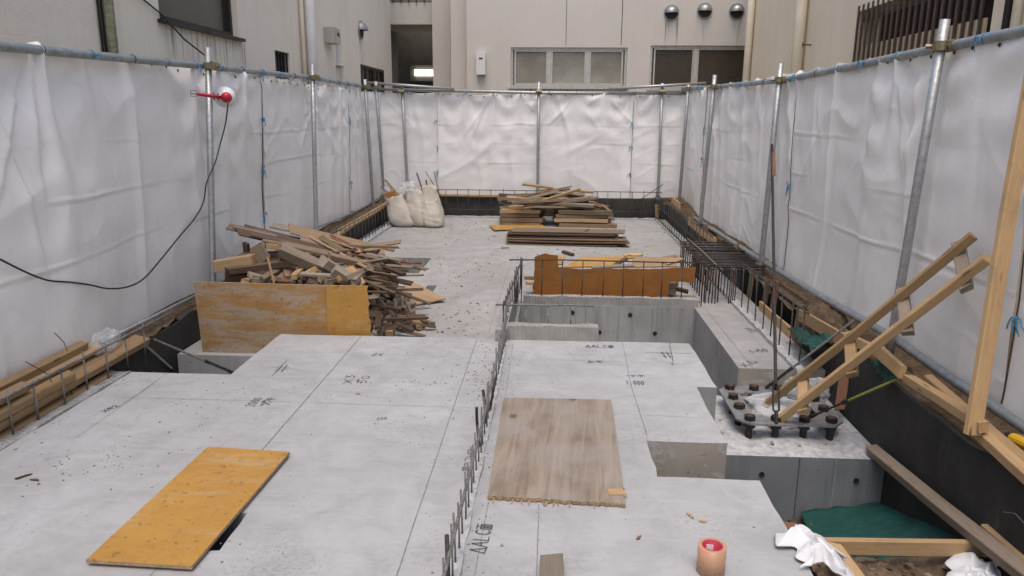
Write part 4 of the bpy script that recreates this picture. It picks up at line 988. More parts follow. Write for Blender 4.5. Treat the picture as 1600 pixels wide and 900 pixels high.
# the named big pieces of the heap: (pixel, depth) pairs
for (a, ya, b, yb, w, t_, mat, roll) in (
    ((357, 354), 5.75, (520, 392), 6.05, .14, .012, 'old', .2), ((372, 362), 5.65, (530, 398), 6.0, .12, .012, 'dark', .3), ((368, 358), 5.7, (500, 388), 6.0, .13, .01, 'grey', .2), ((392, 366), 5.6, (560, 405), 6.0, .11, .015, 'dark', .1), ((410, 374), 5.6, (600, 415), 5.9, .12, .02, 'old', .1),
    ((380, 356), 5.9, (545, 396), 6.2, .2, .01, 'dark', .15), ((395, 362), 5.8, (570, 408), 6.1, .16, .01, 'old', .25), ((430, 372), 5.75, (585, 410), 6.0, .2, .012, 'dark', .1), ((440, 395), 5.6, (580, 425), 5.9, .1, .03, 'dark', .3), ((530, 405), 5.8, (612, 432), 6.0, .12, .03, 'dark', .2),
    ((452, 357), 6.2, (600, 392), 6.5, .32, .012, 'plyraw', .1), ((425, 352), 6.5, (520, 372), 6.7, .2, .012, 'grey', .1), ((520, 368), 6.5, (616, 391), 6.6, .1, .02, 'plyraw', 0), ((470, 372), 6.0, (596, 405), 6.1, .16, .014, 'old', .15),
    ((336, 416), 5.35, (398, 406), 5.40, .09, .085, 'plyraw', 0), ((345, 408), 5.5, (410, 400), 5.55, .10, .03, 'old', 0), ((355, 424), 5.3, (466, 408), 5.45, .05, .05, 'dark', .2), ((375, 399), 5.55, (440, 398), 5.6, .12, .025, 'dark', .1),
    ((352, 432), 5.35, (398, 432), 5.4, .07, .06, 'dark', .3), ((390, 430), 5.3, (425, 438), 5.4, .06, .04, 'grey', .2), ((384, 380), 5.6, (386, 396), 5.6, .04, .04, 'dark', .2),
    ((400, 384), 5.45, (414, 408), 5.4, .11, .02, 'old', 1.2), ((437, 390), 5.4, (516, 424), 5.5, .085, .08, 'grey', .5), ((418, 384), 5.5, (432, 386), 5.55, .05, .04, 'pine', 0), ((418, 402), 5.25, (428, 442), 5.2, .015, .015, 'pine', 0),
    ((504, 408), 5.35, (530, 424), 5.45, .09, .07, 'grey', .3), ((521, 421), 5.3, (556, 443), 5.35, .085, .07, 'grey', .4), ((500, 395), 5.8, (560, 412), 5.9, .1, .03, 'pine', .2), ((515, 400), 5.6, (600, 420), 5.8, .06, .04, 'old', .3), ((540, 404), 5.7, (624, 426), 6.1, .09, .02, 'old', .2), ((470, 428), 5.25, (520, 431), 5.3, .06, .02, 'grey', .1), ((555, 392), 6.0, (578, 407), 5.95, .06, .03, 'plyraw', .2), ((545, 418), 5.5, (566, 446), 5.4, .07, .02, 'pine', .8)):
    hp(P(*a, Y=ya), P(*b, Y=yb), w, t_, mat, roll, 'lying across the top of the left scrap heap')
# thin sticks and split laths lying every way over the heap
for k in range(70):
    x = random.uniform(-2.05, -1.35); y = random.uniform(5.35, 6.5); zt = .12 + .34 * math.exp(-((y - 5.95) / .5) ** 2) * min(1, max(.1, (-1.05 - x) / .5)); z = zt - random.uniform(0, .1)
    L = random.uniform(.25, .75); an = random.gauss(0, .6); v = Vector((math.cos(an), math.sin(an), random.uniform(-.3, .12))) * L / 2
    if y - abs(v.y) < 5.2: continue
    hp(Vector((x, y, z)) - v, Vector((x, y, z)) + v, random.uniform(.014, .045), random.uniform(.008, .022), random.choice(['old', 'dark', 'old', 'grey', 'dark', 'plyraw', 'red']), random.uniform(-1, 1), 'lying across the top of the left scrap heap')
for k in range(16):
    x = random.uniform(-1.4, -1.12); y = random.uniform(5.2, 6.3); z = ZB + .02 + random.random() * .22 * max(0, (-.95 - x) / .4); L = random.uniform(.2, .5); an = random.uniform(-1.4, 1.4)
    v = Vector((math.cos(an), math.sin(an), -.25 * random.random())) * L / 2
    if y - abs(v.y) < 5.0: continue
    hp(Vector((x, y, max(z, ZB + .012 + abs(v.z)))) - v, Vector((x, y, max(z, ZB + .012 + abs(v.z)))) + v, random.uniform(.016, .05), random.uniform(.01, .03), random.choice(['old', 'old', 'dark', 'grey', 'dark']), random.uniform(-.5, .5), 'spilled from the scrap heap onto the slab')
# spill to the right: end heights given
for (a, za, b, zb, w, t_, mat) in (
    ((580, 463), .05, (593, 504), -.13, .04, .03, 'grey'), ((591, 467), .03, (621, 502), -.14, .035, .03, 'old'), ((560, 431), .22, (605, 464), .0, .035, .02, 'pine'), ((567, 435), .15, (614, 446), .06, .04, .02, 'pine'), ((599, 447), .08, (672, 475), -.13, .035, .02, 'old'), ((616, 438), .06, (607, 464), -.05, .085, .07, 'dark'),
    ((607, 479), -.08, (635, 469), -.12, .06, .045, 'grey'), ((615, 488), -.13, (646, 474), -.14, .055, .04, 'grey'), ((632, 485), -.13, (658, 512), -.145, .075, .03, 'pine'), ((655, 500), -.15, (675, 506), -.15, .04, .03, 'old'), ((594, 494), -.08, (585, 524), -.13, .045, .035, 'grey'), ((608, 495), -.09, (592, 524), -.13, .04, .035, 'grey'),
    ((612, 503), -.14, (608, 522), -.14, .06, .04, 'pine'), ((617, 493), -.14, (649, 487), -.15, .03, .025, 'old'), ((576, 424), .15, (598, 456), -.02, .03, .02, 'grey'), ((605, 511), -.155, (676, 515), -.16, .012, .006, 'old'), ((590, 478), .0, (575, 508), -.1, .06, .05, 'dark'), ((600, 460), -.02, (640, 462), -.1, .08, .05, 'old'), ((585, 440), .1, (620, 458), -.08, .07, .04, 'dark'), ((583, 470), -.03, (612, 484), -.12, .07, .05, 'dark'), ((580, 500), -.1, (600, 490), -.12, .06, .05, 'old'), ((570, 428), .12, (600, 432), .02, .09, .06, 'red'), ((560, 415), .12, (610, 430), .0, .1, .04, 'old'), ((590, 485), -.12, (622, 478), -.12, .1, .05, 'old'), ((575, 515), -.13, (590, 505), -.13, .05, .06, 'red'), ((597, 522), -.15, (606, 500), -.15, .05, .02, 'plyraw')):
    hp(P(*a, z=za), P(*b, z=zb), w, t_, mat, random.uniform(-.3, .3), 'spilled from the scrap heap onto the slab')
q = [P(615, 462, z=ZB + .004), P(647, 478, z=ZB + .004), P(697, 468, z=ZB + .03), P(640, 439, z=ZB + .03)]
panel('formwork_panel', q, .012, [M['plyraw'], M['edge']], 'tan plywood offcut lying half under the spilled scrap wood', rag={1: .012})

# --- boxes of panels behind the pit
GP = 'panels stacked behind the pit'
Yq = 6.72
pts = [(833, 463), (1044, 466), (1046, 441), (1084, 441), (1088, 418), (1040, 420), (960, 420), (905, 421), (873, 417), (871, 400), (852, 397), (836, 402)]
out = []
for (a, b) in zip(pts, pts[1:] + pts[:1]):
    a = P(*a, Y=Yq); b = P(*b, Y=Yq); n = max(1, int((b - a).length / .05))
    for i in range(n):
        v = a.lerp(b, i / n); jit = .006 if v.z > .0 else 0; out.append((v.x + random.uniform(-jit, jit), max(ZB + .03, v.z + random.uniform(-jit, jit))))
mb = MB(); mb.prism(out, 'y', Yq, Yq + .013); tag(mb.build('formwork_panel', M['orange_d']), 'dark orange stained panel with a stepped end behind the pit bars', 'panel', GP)
for i, (a, ya, b, yb, w, t_, mat, lab) in enumerate((((832, 461), 6.8, (1090, 468), 6.8, .25, .02, 'old', 'brown board under the stained panel'), ((826, 466), 6.66, (1040, 469), 6.66, .03, .02, 'pine', 'thin pale strip at the foot of the stained panel'), ((860, 467), 6.635, (1080, 470), 6.635, .03, .014, 'red', 'thin reddish strip at the foot of the stained panel'), ((820, 434), 6.9, (860, 436), 6.9, .05, .03, 'old', 'brown batten end poking out left of the stained panel'), ((822, 442), 6.85, (870, 443), 6.85, .06, .03, 'pine', 'pale batten end poking out left of the stained panel'), ((1045, 448), 6.85, (1075, 456), 6.8, .06, .03, 'dark', 'dark batten in the gap below the panel step'))):
    plank('board', P(*a, Y=ya), P(*b, Y=yb), w, t_, mat, lab, 'board', GP)
mb = MB(); mb.box((-.15, 6.79, ZB + .052), (1.22, 7.25, ZB + .20)); 
for k in range(6): plank('board', (-.12 + random.uniform(-.06, .02), 6.82 + k * .085, ZB + .075), (1.2 + random.uniform(-.1, .08), 6.82 + k * .085, ZB + .075), .075, .045, random.choice(['old', 'pine']), 'batten carrying the panels behind the pit', 'board', GP)
for k in range(6): plank('board', (-.08 + random.uniform(-.06, .05), 6.82 + k * .085, ZB + .13), (1.15 + random.uniform(-.1, .1), 6.83 + k * .085, ZB + .13), .07, .055, random.choice(['old', 'grey']), 'batten carrying the panels behind the pit', 'board', GP)
def flat(px4, z, mats, lab, th=.012, rag=None, dz=(0, 0, 0, 0)):
    return panel('formwork_panel', [P(x, y, z=z + d) for (x, y), d in zip(px4, dz)], th, mats, lab, 'panel', GP, rag=rag)
flat([(882, 419), (955, 417), (994, 402), (908, 403)], .09, [M['orange'], M['edge']], 'tan panel lying sloped on top behind the pit bars', rag={1: .02}, dz=(0, 0, .06, .06))
flat([(985, 419), (1060, 418), (1052, 404), (990, 402)], .10, [M['plyraw'], M['edge']], 'pale panel beside a splintered batten on the stack behind the pit', rag={0: .01, 3: .02}, dz=(0, 0, .04, .05))
flat([(840, 416), (880, 414), (884, 400), (842, 400)], .11, [M['orange_w'], M['edge']], 'torn panel end curling up at the left of the stack', dz=(0, 0, .05, .05))
for (a, b, w, t_, mat) in (((925, 418), (990, 415), .05, .02, 'grey'), ((975, 400), (1003, 399), .06, .03, 'pine'), ((960, 415), (985, 400), .04, .02, 'dark'), ((1040, 412), (1064, 404), .07, .02, 'plyraw'), ((1035, 404), (1058, 400), .05, .02, 'old')):
    plank('board', P(*a, z=.13), P(*b, z=.15), w, t_, mat, 'short batten lying loose on the panel stack behind the pit', 'board', GP, .2)
plank('wood_block', P(895, 398, z=ZB + .02), P(880, 393, z=ZB + .02), .05, .03, 'dark', 'small dark block on the far slab behind the panel stack', 'wood block')

# --- flat stack of boards and the lone board
GS = 'thin boards in the flat stack'
xl, xr = P(797, 380, z=ZB).x, P(970, 383, z=ZB).x
for k in range(8):
    z = ZB + .012 + k * .02; y0 = 9.55 + random.uniform(-.03, .09) + k * .025; e0 = random.uniform(-.08, .06) + (k < 3) * .05; e1 = random.uniform(-.12, .1)
    a = Vector((xl + e0, y0 + .22, z)); b = Vector((xr + e1, y0 + .16 + random.uniform(-.05, .05), z + random.uniform(0, .01)))
    plank('thin_board', a, b, .34, .014, ['pine', 'old', 'dark', 'old', 'dark', 'grey', 'dark', 'old'][k], ['lowest pale', 'brown second', 'dark third', 'brown fourth', 'dark fifth', 'grey sixth', 'dark seventh', 'topmost brown'][k] + ' board from the bottom of the flat stack' if k not in (0, 7) else ['lowest pale', 'topmost brown'][k == 7] + ' board of the flat stack on the far slab', 'board', GS, 0, .03)
    if k % 2: plank('spacer', a.lerp(b, .3 + .05 * k) + Vector((0, -.1, .009)), a.lerp(b, .33 + .05 * k) + Vector((0, .1, .009)), .03, .012, 'dark', 'dark spacer strip between boards of the flat stack', 'batten', GS)
q = [P(772, 360, z=ZB + .02), P(856, 358, z=ZB + .02), P(845, 351, z=ZB + .02), P(764, 353, z=ZB + .02)]
panel('formwork_panel', q, .012, [M['orange'], M['edge']], 'single orange panel lying between the flat stack and the far heap')
q = [P(790, 361, z=ZB + .003), P(830, 361, z=ZB + .003), P(833, 350, z=ZB + .003), P(795, 350, z=ZB + .003)]
panel('formwork_panel', q, .012, [M['dark'], M['edge']], 'dark board half hidden under the single orange panel')

# --- far heap
GF = 'timber in the far heap'
def fp(a, b, w, t_, mat, roll=0, zone='inside the far timber heap'): return plank('heap_batten', a, b, w, t_, mat, heap_label(a, b, w, t_, mat, zone), 'scrap wood', GF, roll, .02)
xa, xb_ = P(786, 345, z=ZB).x, P(954, 346, z=ZB).x
for (x0, x1) in ((xa, xa + .72), (xa + .86, xb_)):
    for layer in range(4 if x0 < 0 else 4):
        for k in range(5):
            e = random.uniform(-.04, .05); fp((x0 + e, 11.35 + k * .13, ZB + .035 + layer * .066), (x1 + random.uniform(-.12, .05) - layer * .02, 11.35 + k * .13 + random.uniform(-.03, .03), ZB + .035 + layer * .066), random.uniform(.09, .12), random.uniform(.05, .066), random.choice(['old', 'old', 'old', 'grey', 'plyraw']), random.uniform(-.08, .08), 'at the foot of the far heap\'s ' + ('left pile' if x0 < 0 else 'right pile'))
for k in range(26):
    z = ZB + .30 + (k // 9) * .05; y = 11.35 + (k % 9) * .07; L = random.uniform(.8, 1.4); xc = (xa + xb_) / 2 - .1 + random.uniform(-.25, .2); an = random.uniform(-.35, .35); v = Vector((math.cos(an), math.sin(an), random.uniform(-.05, .06))) * L / 2
    fp(Vector((xc, y, z)) - v, Vector((xc, y, z)) + v, random.uniform(.05, .1), random.uniform(.02, .045), random.choice(['plyraw', 'old', 'grey', 'dark', 'old', 'old']), random.uniform(-.3, .3))
zs_ = 6.667
for (a, b, y, w, t_, mat) in (((360, 205), (1015, 75), 11.6, .12, .02, 'plyraw'), ((400, 245), (880, 120), 11.45, .05, .04, 'grey'), ((520, 52), (830, 92), 11.9, .08, .03, 'plyraw'), ((530, 280), (1100, 105), 11.42, .05, .035, 'pine'), ((455, 322), (1300, 190), 11.35, .05, .035, 'grey'), ((790, 242), (1215, 190), 11.4, .07, .03, 'grey'), ((1070, 120), (1250, 135), 11.9, .12, .03, 'plyraw'), ((980, 150), (1110, 175), 11.6, .1, .02, 'pine'), ((470, 250), (650, 215), 11.4, .1, .02, 'plyraw'), ((500, 265), (880, 175), 11.4, .05, .03, 'old'), ((260, 225), (370, 215), 11.7, .1, .05, 'grey'), ((370, 295), (520, 290), 11.35, .09, .05, 'plyraw'), ((650, 130), (1000, 100), 11.8, .1, .02, 'old'), ((700, 150), (1150, 160), 11.75, .12, .02, 'old'), ((600, 200), (1200, 230), 11.7, .14, .03, 'dark'), ((420, 180), (800, 160), 11.8, .14, .03, 'dark'), ((1230, 260), (1400, 300), 11.5, .12, .03, 'red'), ((1300, 380), (1430, 350), 11.35, .03, .02, 'pine'), ((1340, 270), (1420, 330), 11.4, .03, .02, 'pine'), ((280, 340), (420, 335), 11.6, .1, .06, 'grey')):
    f_ = lambda q: (740 + q[0] / zs_, 280 + q[1] / zs_)
    fp(P(*f_(a), Y=y), P(*f_(b), Y=y + random.uniform(-.1, .1)), w, t_, mat, random.uniform(-.2, .5), 'lying across the top of the far heap')

# ------------------------------------------------------------------ rubble sacks
def sack(cx, cy, w, d, h, lean, label, seed):
    rr = random.Random(seed); n, k = 36, 26; mb = MB(); vs = []; fs = []
    for j in range(k + 1):
        t_ = j / k; bulge = (.80 + .25 * math.sin(math.pi * min(1, t_ * 1.15) ** .75)) * (1 - .10 * t_)
        if t_ < .08: bulge *= .72 + .28 * (t_ / .08) ** .5
        for i in range(n):
            a = 2 * math.pi * i / n; c_, s_ = math.cos(a), math.sin(a); sq = 1 / max(abs(c_), abs(s_)) ** .35
            wr = .05 * float(fbm(a * 1.4 + seed, t_ * 3.2 + seed, seed, 3)) + .035 * float(vnoise(math.cos(a) * 3 + t_ * 4, math.sin(a) * 3 + t_ * 9, seed + 4))
            pl = .03 * math.sin(a * 7 + seed) * t_ ** 2
            r = bulge * sq * (1 + wr + pl)
            vs.append((cx + w / 2 * r * c_ + lean[0] * t_ * h, cy + d / 2 * r * s_ + lean[1] * t_ * h, ZB + t_ * h * (1 + .06 * math.sin(a * 2 + seed)) + .012 * rr.uniform(-1, 1) * (t_ > .9)))
    for j in range(k):
        for i in range(n): a = j * n + i; b = j * n + (i + 1) % n; fs.append((a, b, b + n, a + n))
    # hem rolled inwards and a filled top
    b0 = k * n; b1 = len(vs)
    for i in range(n): v = vs[b0 + i]; vs.append((v[0] + (cx + lean[0] * h - v[0]) * .12, v[1] + (cy + lean[1] * h - v[1]) * .12, v[2] - .06))
    for i in range(n): fs.append((b0 + i, b0 + (i + 1) % n, b1 + (i + 1) % n, b1 + i))
    fs.append(tuple(b1 + i for i in range(n))); fs.append(tuple(range(n - 1, -1, -1)))
    mb.add(vs, fs); o = mb.build('rubble_sack', M['sack'], smooth=True); return tag(o, label, 'sack', 'three rubble sacks')
SY = 10.75
s1 = P(631, 356, z=ZB); s2 = P(656, 357, z=ZB); s3 = P(677, 357, z=ZB)
sack(s1.x - .02, s1.y + .17, .40, .34, .46, (-.34, .05), 'pale rubble sack leaning left with a brown board in its mouth', 3)
sack(s2.x - .02, s2.y + .24, .34, .34, .54, (-.22, .08), 'middle rubble sack holding clear plastic film', 5)
sack(s3.x - .015, s3.y + .16, .33, .30, .40, (-.18, .1), 'short slumped rubble sack beside the far slab opening', 8)
sk = sack(s3.x - .06, s3.y + .42, .34, .28, .58, (-.12, .05), 'tall rubble sack with two thin sticks standing in it', 11)
def inp(a, b, Ya, Yb, w, t_, mat, lab, roll=0): plank('offcut', P(*a, Y=Ya), P(*b, Y=Yb), w, t_, mat, lab, 'offcut', 'offcuts in the sacks', roll)
sy = s1.y
panel('offcut_board', [P(606, 319, Y=sy + .1), P(622, 313, Y=sy + .12), P(616, 298, Y=sy + .16), P(600, 303, Y=sy + .14)], .015, [M['orange_d'], M['edge']], 'brown board offcut standing in the left sack', 'offcut')
inp((602, 281), (628, 312), sy + .2, sy + .25, .06, .03, 'pine', 'yellow batten sticking out between the sacks')
inp((595, 292), (610, 304), sy + .2, sy + .2, .02, .02, 'old', 'brown stick poking from the left sack')
inp((651, 270), (664, 308), s3.y + .35, s3.y + .4, .018, .018, 'dark', 'long dark stick rising from the tall sack')
inp((665.5, 281), (670, 306), s3.y + .38, s3.y + .42, .02, .02, 'red', 'short reddish stick rising from the tall sack')
panel('offcut_board', [P(656, 308, Y=s3.y + .42), P(671, 306, Y=s3.y + .42), P(669, 297, Y=s3.y + .46), P(657, 300, Y=s3.y + .46)], .015, [M['orange_d'], M['edge']], 'orange board offcut standing in the tall sack', 'offcut')
def film(name, cen, size, seed, label, mat='film', cat='plastic film', n=28, squash=.8):
    mb = MB(); vs = []; fs = []; k = n // 2
    for j in range(k + 1):
        ph = math.pi * j / k
        for i in range(n):
            a = 2 * math.pi * i / n; d = Vector((math.sin(ph) * math.cos(a), math.sin(ph) * math.sin(a), math.cos(ph)))
            cr = 1 + .28 * float(fbm(d.x * 2.2 + seed + d.z, d.y * 2.2 - d.z * 1.7, seed, 3)) + .22 * (1 - abs(float(vnoise(d.x * 5 + d.z * 3, d.y * 5 - d.z * 2, seed + 7)))) ** 3
            vs.append((cen[0] + d.x * size[0] * cr, cen[1] + d.y * size[1] * cr, max(cen[2] - size[2] * .9, cen[2] + d.z * size[2] * cr)))
    for j in range(k):
        for i in range(n): a = j * n + i; b = j * n + (i + 1) % n; fs.append((a, b, b + n, a + n))
    mb.add(vs, fs); o = mb.build(name, M[mat], smooth=True); return tag(o, label, cat)
c = P(637, 305, Y=s2.y + .32); film('plastic_film', (c.x, c.y, c.z), (.13, .1, .17), 3, 'crumpled clear film bulging from the middle sack')
c = P(605, 298, Y=sy + .25); film('plastic_film', (c.x, c.y, c.z), (.06, .06, .07), 9, 'scrap of clear film in the left sack')

# ------------------------------------------------------------------ column base plates with anchor bolts
def anchor_frame(x0, x1, y0, y1, zp, zped, label, w=.115):
    o = thing('base_plate', label, 'base plate', ((x0 + x1) / 2, (y0 + y1) / 2, zped))
    ch = .07; c = .04
    outer = [(x0 + ch, y0), (x1 - ch, y0), (x1, y0 + ch), (x1, y1 - ch), (x1 - ch, y1), (x0 + ch, y1), (x0, y1 - ch), (x0, y0 + ch)]
    inner = [(x0 + w + c, y0 + w), (x1 - w - c, y0 + w), (x1 - w, y0 + w + c), (x1 - w, y1 - w - c), (x1 - w - c, y1 - w), (x0 + w + c, y1 - w), (x0 + w, y1 - w - c), (x0 + w, y0 + w + c)]
    mb = MB(); vs = [(x, y, z) for z in (zp, zp + .012) for ring_ in (outer, inner) for (x, y) in ring_]; fs = []
    for i in range(8):
        j = (i + 1) % 8
        fs += [(16 + i, 16 + j, 24 + j, 24 + i), (i, 8 + i, 8 + j, j), (i, j, 16 + j, 16 + i), (8 + i, 24 + i, 24 + j, 8 + j)]
    mb.add(vs, fs); mb.build('template_plate', M['steel'], o)
    def hexa(mb, x, y, z0, z1, r, a0):
        mb.add([(x + r * math.cos(a0 + k * math.pi / 3), y + r * math.sin(a0 + k * math.pi / 3), z) for z in (z0, z1) for k in range(6)], [tuple(range(5, -1, -1)), tuple(range(6, 12))] + [(k, (k + 1) % 6, (k + 1) % 6 + 6, k + 6) for k in range(6)])
    pts = []
    m_ = w / 2
    for f in (.12, .37, .63, .88): pts += [(x0 + (x1 - x0) * f, y0 + m_), (x0 + (x1 - x0) * f, y1 - m_)]
    for f in (.38, .64): pts += [(x0 + m_, y0 + (y1 - y0) * f), (x1 - m_, y0 + (y1 - y0) * f)]
    for (x, y) in pts:
        a0 = random.random(); mb = MB(); mb.lathe([(.016, zped - .05), (.018, zped + .02), (.016, zp - .03)], Matrix.Translation((x, y, 0)), 10); bo = mb.build('anchor_bolt', M['bolt'], o)
        mb = MB(); hexa(mb, x, y, zp + .013, zp + .040, .034, a0); mb.build('cap_nut', M['bolt'], bo)
        mb = MB(); mb.lathe([(.022, zp + .0405), (.018, zp + .046), (0, .0465 + zp)], Matrix.Translation((x, y, 0)), 10); mb.build('bolt_tip', M['rust'], bo)
        mb = MB(); hexa(mb, x, y, zp - .034, zp - .001, .034, a0 + .4); mb.build('level_nut', M['bolt'], bo)
        mb = MB(); mb.lathe([(.016, zped - .01), (.021, zped - .01), (.021, zp - .035), (.016, zp - .035)], Matrix.Translation((x, y, 0)), 10); mb.build('collar', M['bolt'], bo)
    return o
anchor_frame(1.11, 1.73, 4.08, 4.70, -.25, PZ, 'steel anchor template with black capped bolts below the wooden ladder')
anchor_frame(-2.50, -1.99, 4.22, 4.76, -.31, PZ - .06, 'steel anchor template with bolts in the recess left of the front slab', .1)
film('plastic_film', (1.42, 4.40, -.28), (.18, .17, .07), 14, 'crumpled clear film inside the bolted steel template')
film('plastic_film', (1.66, 4.62, -.25), (.13, .10, .10), 17, 'clear film bunched behind the ladder foot')
# swept dust and lumps on the pedestal
for k in range(16):
    x, y = random.uniform(1.0, 1.82), random.uniform(3.92, 4.7); r = random.uniform(.008, .02)
    mb = MB(); vs = [Vector((x, y, PZ + r * .4)) + Vector((random.uniform(-1, 1), random.uniform(-1, 1), random.uniform(-.6, .8))).normalized() * r for _ in range(8)]
    import bmesh as _b
    bm = _b.new(); [bm.verts.new(v) for v in vs]; _b.ops.convex_hull(bm, input=bm.verts); me = bpy.data.meshes.new('lump'); bm.to_mesh(me); bm.free(); me.materials.append(M['rough'])
    tag(link('concrete_lump', me), 'small concrete lump on the bolted footing', 'rubble', 'concrete lumps on the bolted footing')

# brace rods with turnbuckles
def rod(p0, p1, tb0, tb1, label, mat='rebar', mat2=None, r=.0075, sag=0, r2=None):
    p0 = Vector(p0); p1 = Vector(p1); o = thing('brace_rod', label, 'brace rod', p0, 'tension rods of the column bases')
    d = p1 - p0; a = p0 + d * tb0; b = p0 + d * tb1; u = d.normalized(); s_ = u.cross(Vector((0, 0, 1))); s_ = (s_ if s_.length > .2 else u.cross(Vector((0, 1, 0)))).normalized()
    MB().tube([p0, a + u * .03], r, 7).build('threaded_end', M['bolt'], o)
    n = 40; pts = [b.lerp(p1, k / 8) - Vector((0, 0, sag * math.sin(math.pi * k / 8))) for k in range(9)]
    MB().tube([b - u * .03] + pts, r2 or r, 7).build('rod', M[mat2 or mat], o)
    if not mat2:
        # ribs of the bar
        L = (p1 - b).length; nn = int(L / .022); mb = MB()
        for k in range(nn):
            c = b.lerp(p1, (k + .5) / nn); c = c - Vector((0, 0, sag * math.sin(math.pi * (k + .5) / nn))); mb.tube([c - u * .003, c + u * .003], (r2 or r) * 1.22, 7)
        tag(mb.build('ribs', M[mat], o), kind='stuff')
    mb = MB()
    mb.tube([a - u * .012, a + u * .02 + s_ * .0, a + u * .03], .012, 7); mb.tube([b - u * .03, b + u * .012], .012, 7)
    for q in (-1, 1): mb.tube([a + u * .015, a + u * .04 + s_ * .016 * q, b - u * .04 + s_ * .016 * q, b - u * .015], .006, 6)
    mb.build('turnbuckle', M['bolt'], o)
    return o
base = P(1213, 662, z=-.235)
top = on(RFX, -.13, 1206, 226)
rod(base, top, .02, .105, 'tall ribbed brace rod rising from the bolted template towards the fence post', 'rebar', r=.0095)
a = top.lerp(base, .16); b = top.lerp(base, .04); plank('strap', a + Vector((.01, -.015, 0)), b + Vector((.01, -.015, 0)), .03, .006, 'red', 'rusty strap fixed to the upper end of the tall brace rod', 'strap')
rod(P(1258, 655, z=-.235), P(1412, 588, X=1.86), .06, .45, 'brace rod with a yellow green cord running to the black board', 'rebar', 'cordg')
rod(P(1196, 607, z=-.235), P(1335, 500, X=1.88), .03, .30, 'slim brace rod crossing behind the ladder towards the green sheet', 'rebar_g')
rod(P(276, 583, z=-.30), P(214, 528, X=-2.62), .05, .14, 'pale brace rod leaning against the left black board', 'galv_d')
rod(P(378, 588, z=-.30), P(240, 530, X=-2.62), .12, .42, 'dark brace rod with turnbuckle in the left recess', 'rebar_g')

# ------------------------------------------------------------------ ladder of battens
lad = thing('wooden_ladder', 'makeshift wooden ladder of battens leaning on the white sheet', 'ladder', P(1200, 670, z=PZ))
def fx(p, x): return P(*p, X=x)
ra0, ra1 = P(1197, 632, z=-.245), fx((1521, 368), 2.03); rb0, rb1 = P(1200, 672, z=PZ + .03), fx((1543, 404), 2.02)
rb0 = P(1202, 668, z=-.30)
plank('rail', ra0, ra1, .038, .045, 'pine', parent=lad, roll=.5, c=.004); plank('rail', rb0, rb1, .038, .045, 'pine', parent=lad, roll=.5, c=.004)
for f in (.20, .45, .70, .935):
    a = ra0.lerp(ra1, f + .01); b = rb0.lerp(rb1, f - .02); d = (b - a).normalized(); un = Vector((.5, .6, -.62)) * .045
    plank('rung', a - d * .06 + un, b + d * .05 + un, .06, .035, 'grey' if f > .6 else 'pine', parent=lad, roll=.5, c=.004)

# ------------------------------------------------------------------ timber on the right-hand edge
GR = 'timbers along the right edge'
def rp(name, a, b, w, t_, mat, lab, roll=0, ax=None, **k): return plank(name, a, b, w, t_, mat, lab, k.get('cat', 'timber'), GR, roll, .01, None, .004)
stud_b = P(1521, 668, X=1.80); stud_t = P(1607, 170, X=1.93); d = (stud_t - stud_b).normalized()
plank('timber_stud', stud_b - d * .03, stud_t + d * .5, .07, .03, 'pine', 'tall pale timber stud propped upright against the right fence', 'timber', None, 0.2, 0, None, .004)
rp('timber', P(1420, 592, X=1.85), P(1538, 668, X=1.83), .05, .045, 'pine', 'pale batten nailed to the top of the black board up to the stud')
rp('timber', P(1450, 592, X=1.93), P(1640, 755, X=1.92), .05, .045, 'pine', 'long pale batten running behind the foot of the stud')
rp('timber', P(1535, 680, X=1.86), P(1640, 775, X=1.85), .055, .045, 'pine', 'pale batten on the black board beyond the stud foot')
rp('timber', P(1285, 500, X=1.98), P(1640, 752, X=2.02), .09, .02, 'old', 'grey brown plank lying against the bottom tube of the fence', 1.3)
rp('timber', P(1370, 545, X=1.84), P(1410, 582, X=1.82), .07, .03, 'pine', 'short thick timber under the ladder rungs', 1.4)
rp('timber', P(1330, 530, X=1.90), P(1374, 552, X=1.88), .06, .04, 'pine', 'pale block on the board behind the ladder', 1.4)
rp('timber', P(1321, 575, X=1.86), P(1312, 640, X=1.80), .06, .02, 'red', 'narrow brown upright board at the corner of the bolted footing')
rp('timber', P(1362, 702, z=PZ + .03), P(1625, 915, z=-.16), .065, .05, 'beam', 'long weathered beam slanting from the bolted footing over the soil bay', .2)
rp('timber', P(1543, 826, z=-.2), P(1640, 905, z=-.18), .055, .045, 'pine', 'fresh batten end beside the weathered beam', .1)
rp('timber', P(1286, 853, z=-.275), P(1545, 857, z=-.275), .03, .07, 'pine', 'pale board edging the soil bay by the green sheet')
rp('timber', P(1303, 862, z=-.25), P(1352, 930, z=-.25), .05, .08, 'pine', 'pale timber between the slab corner and the soil bay')
rp('timber', P(1222, 826, z=-.03), P(1246, 828, z=-.03), .04, .04, 'red', 'small red brown block under the white cloth')
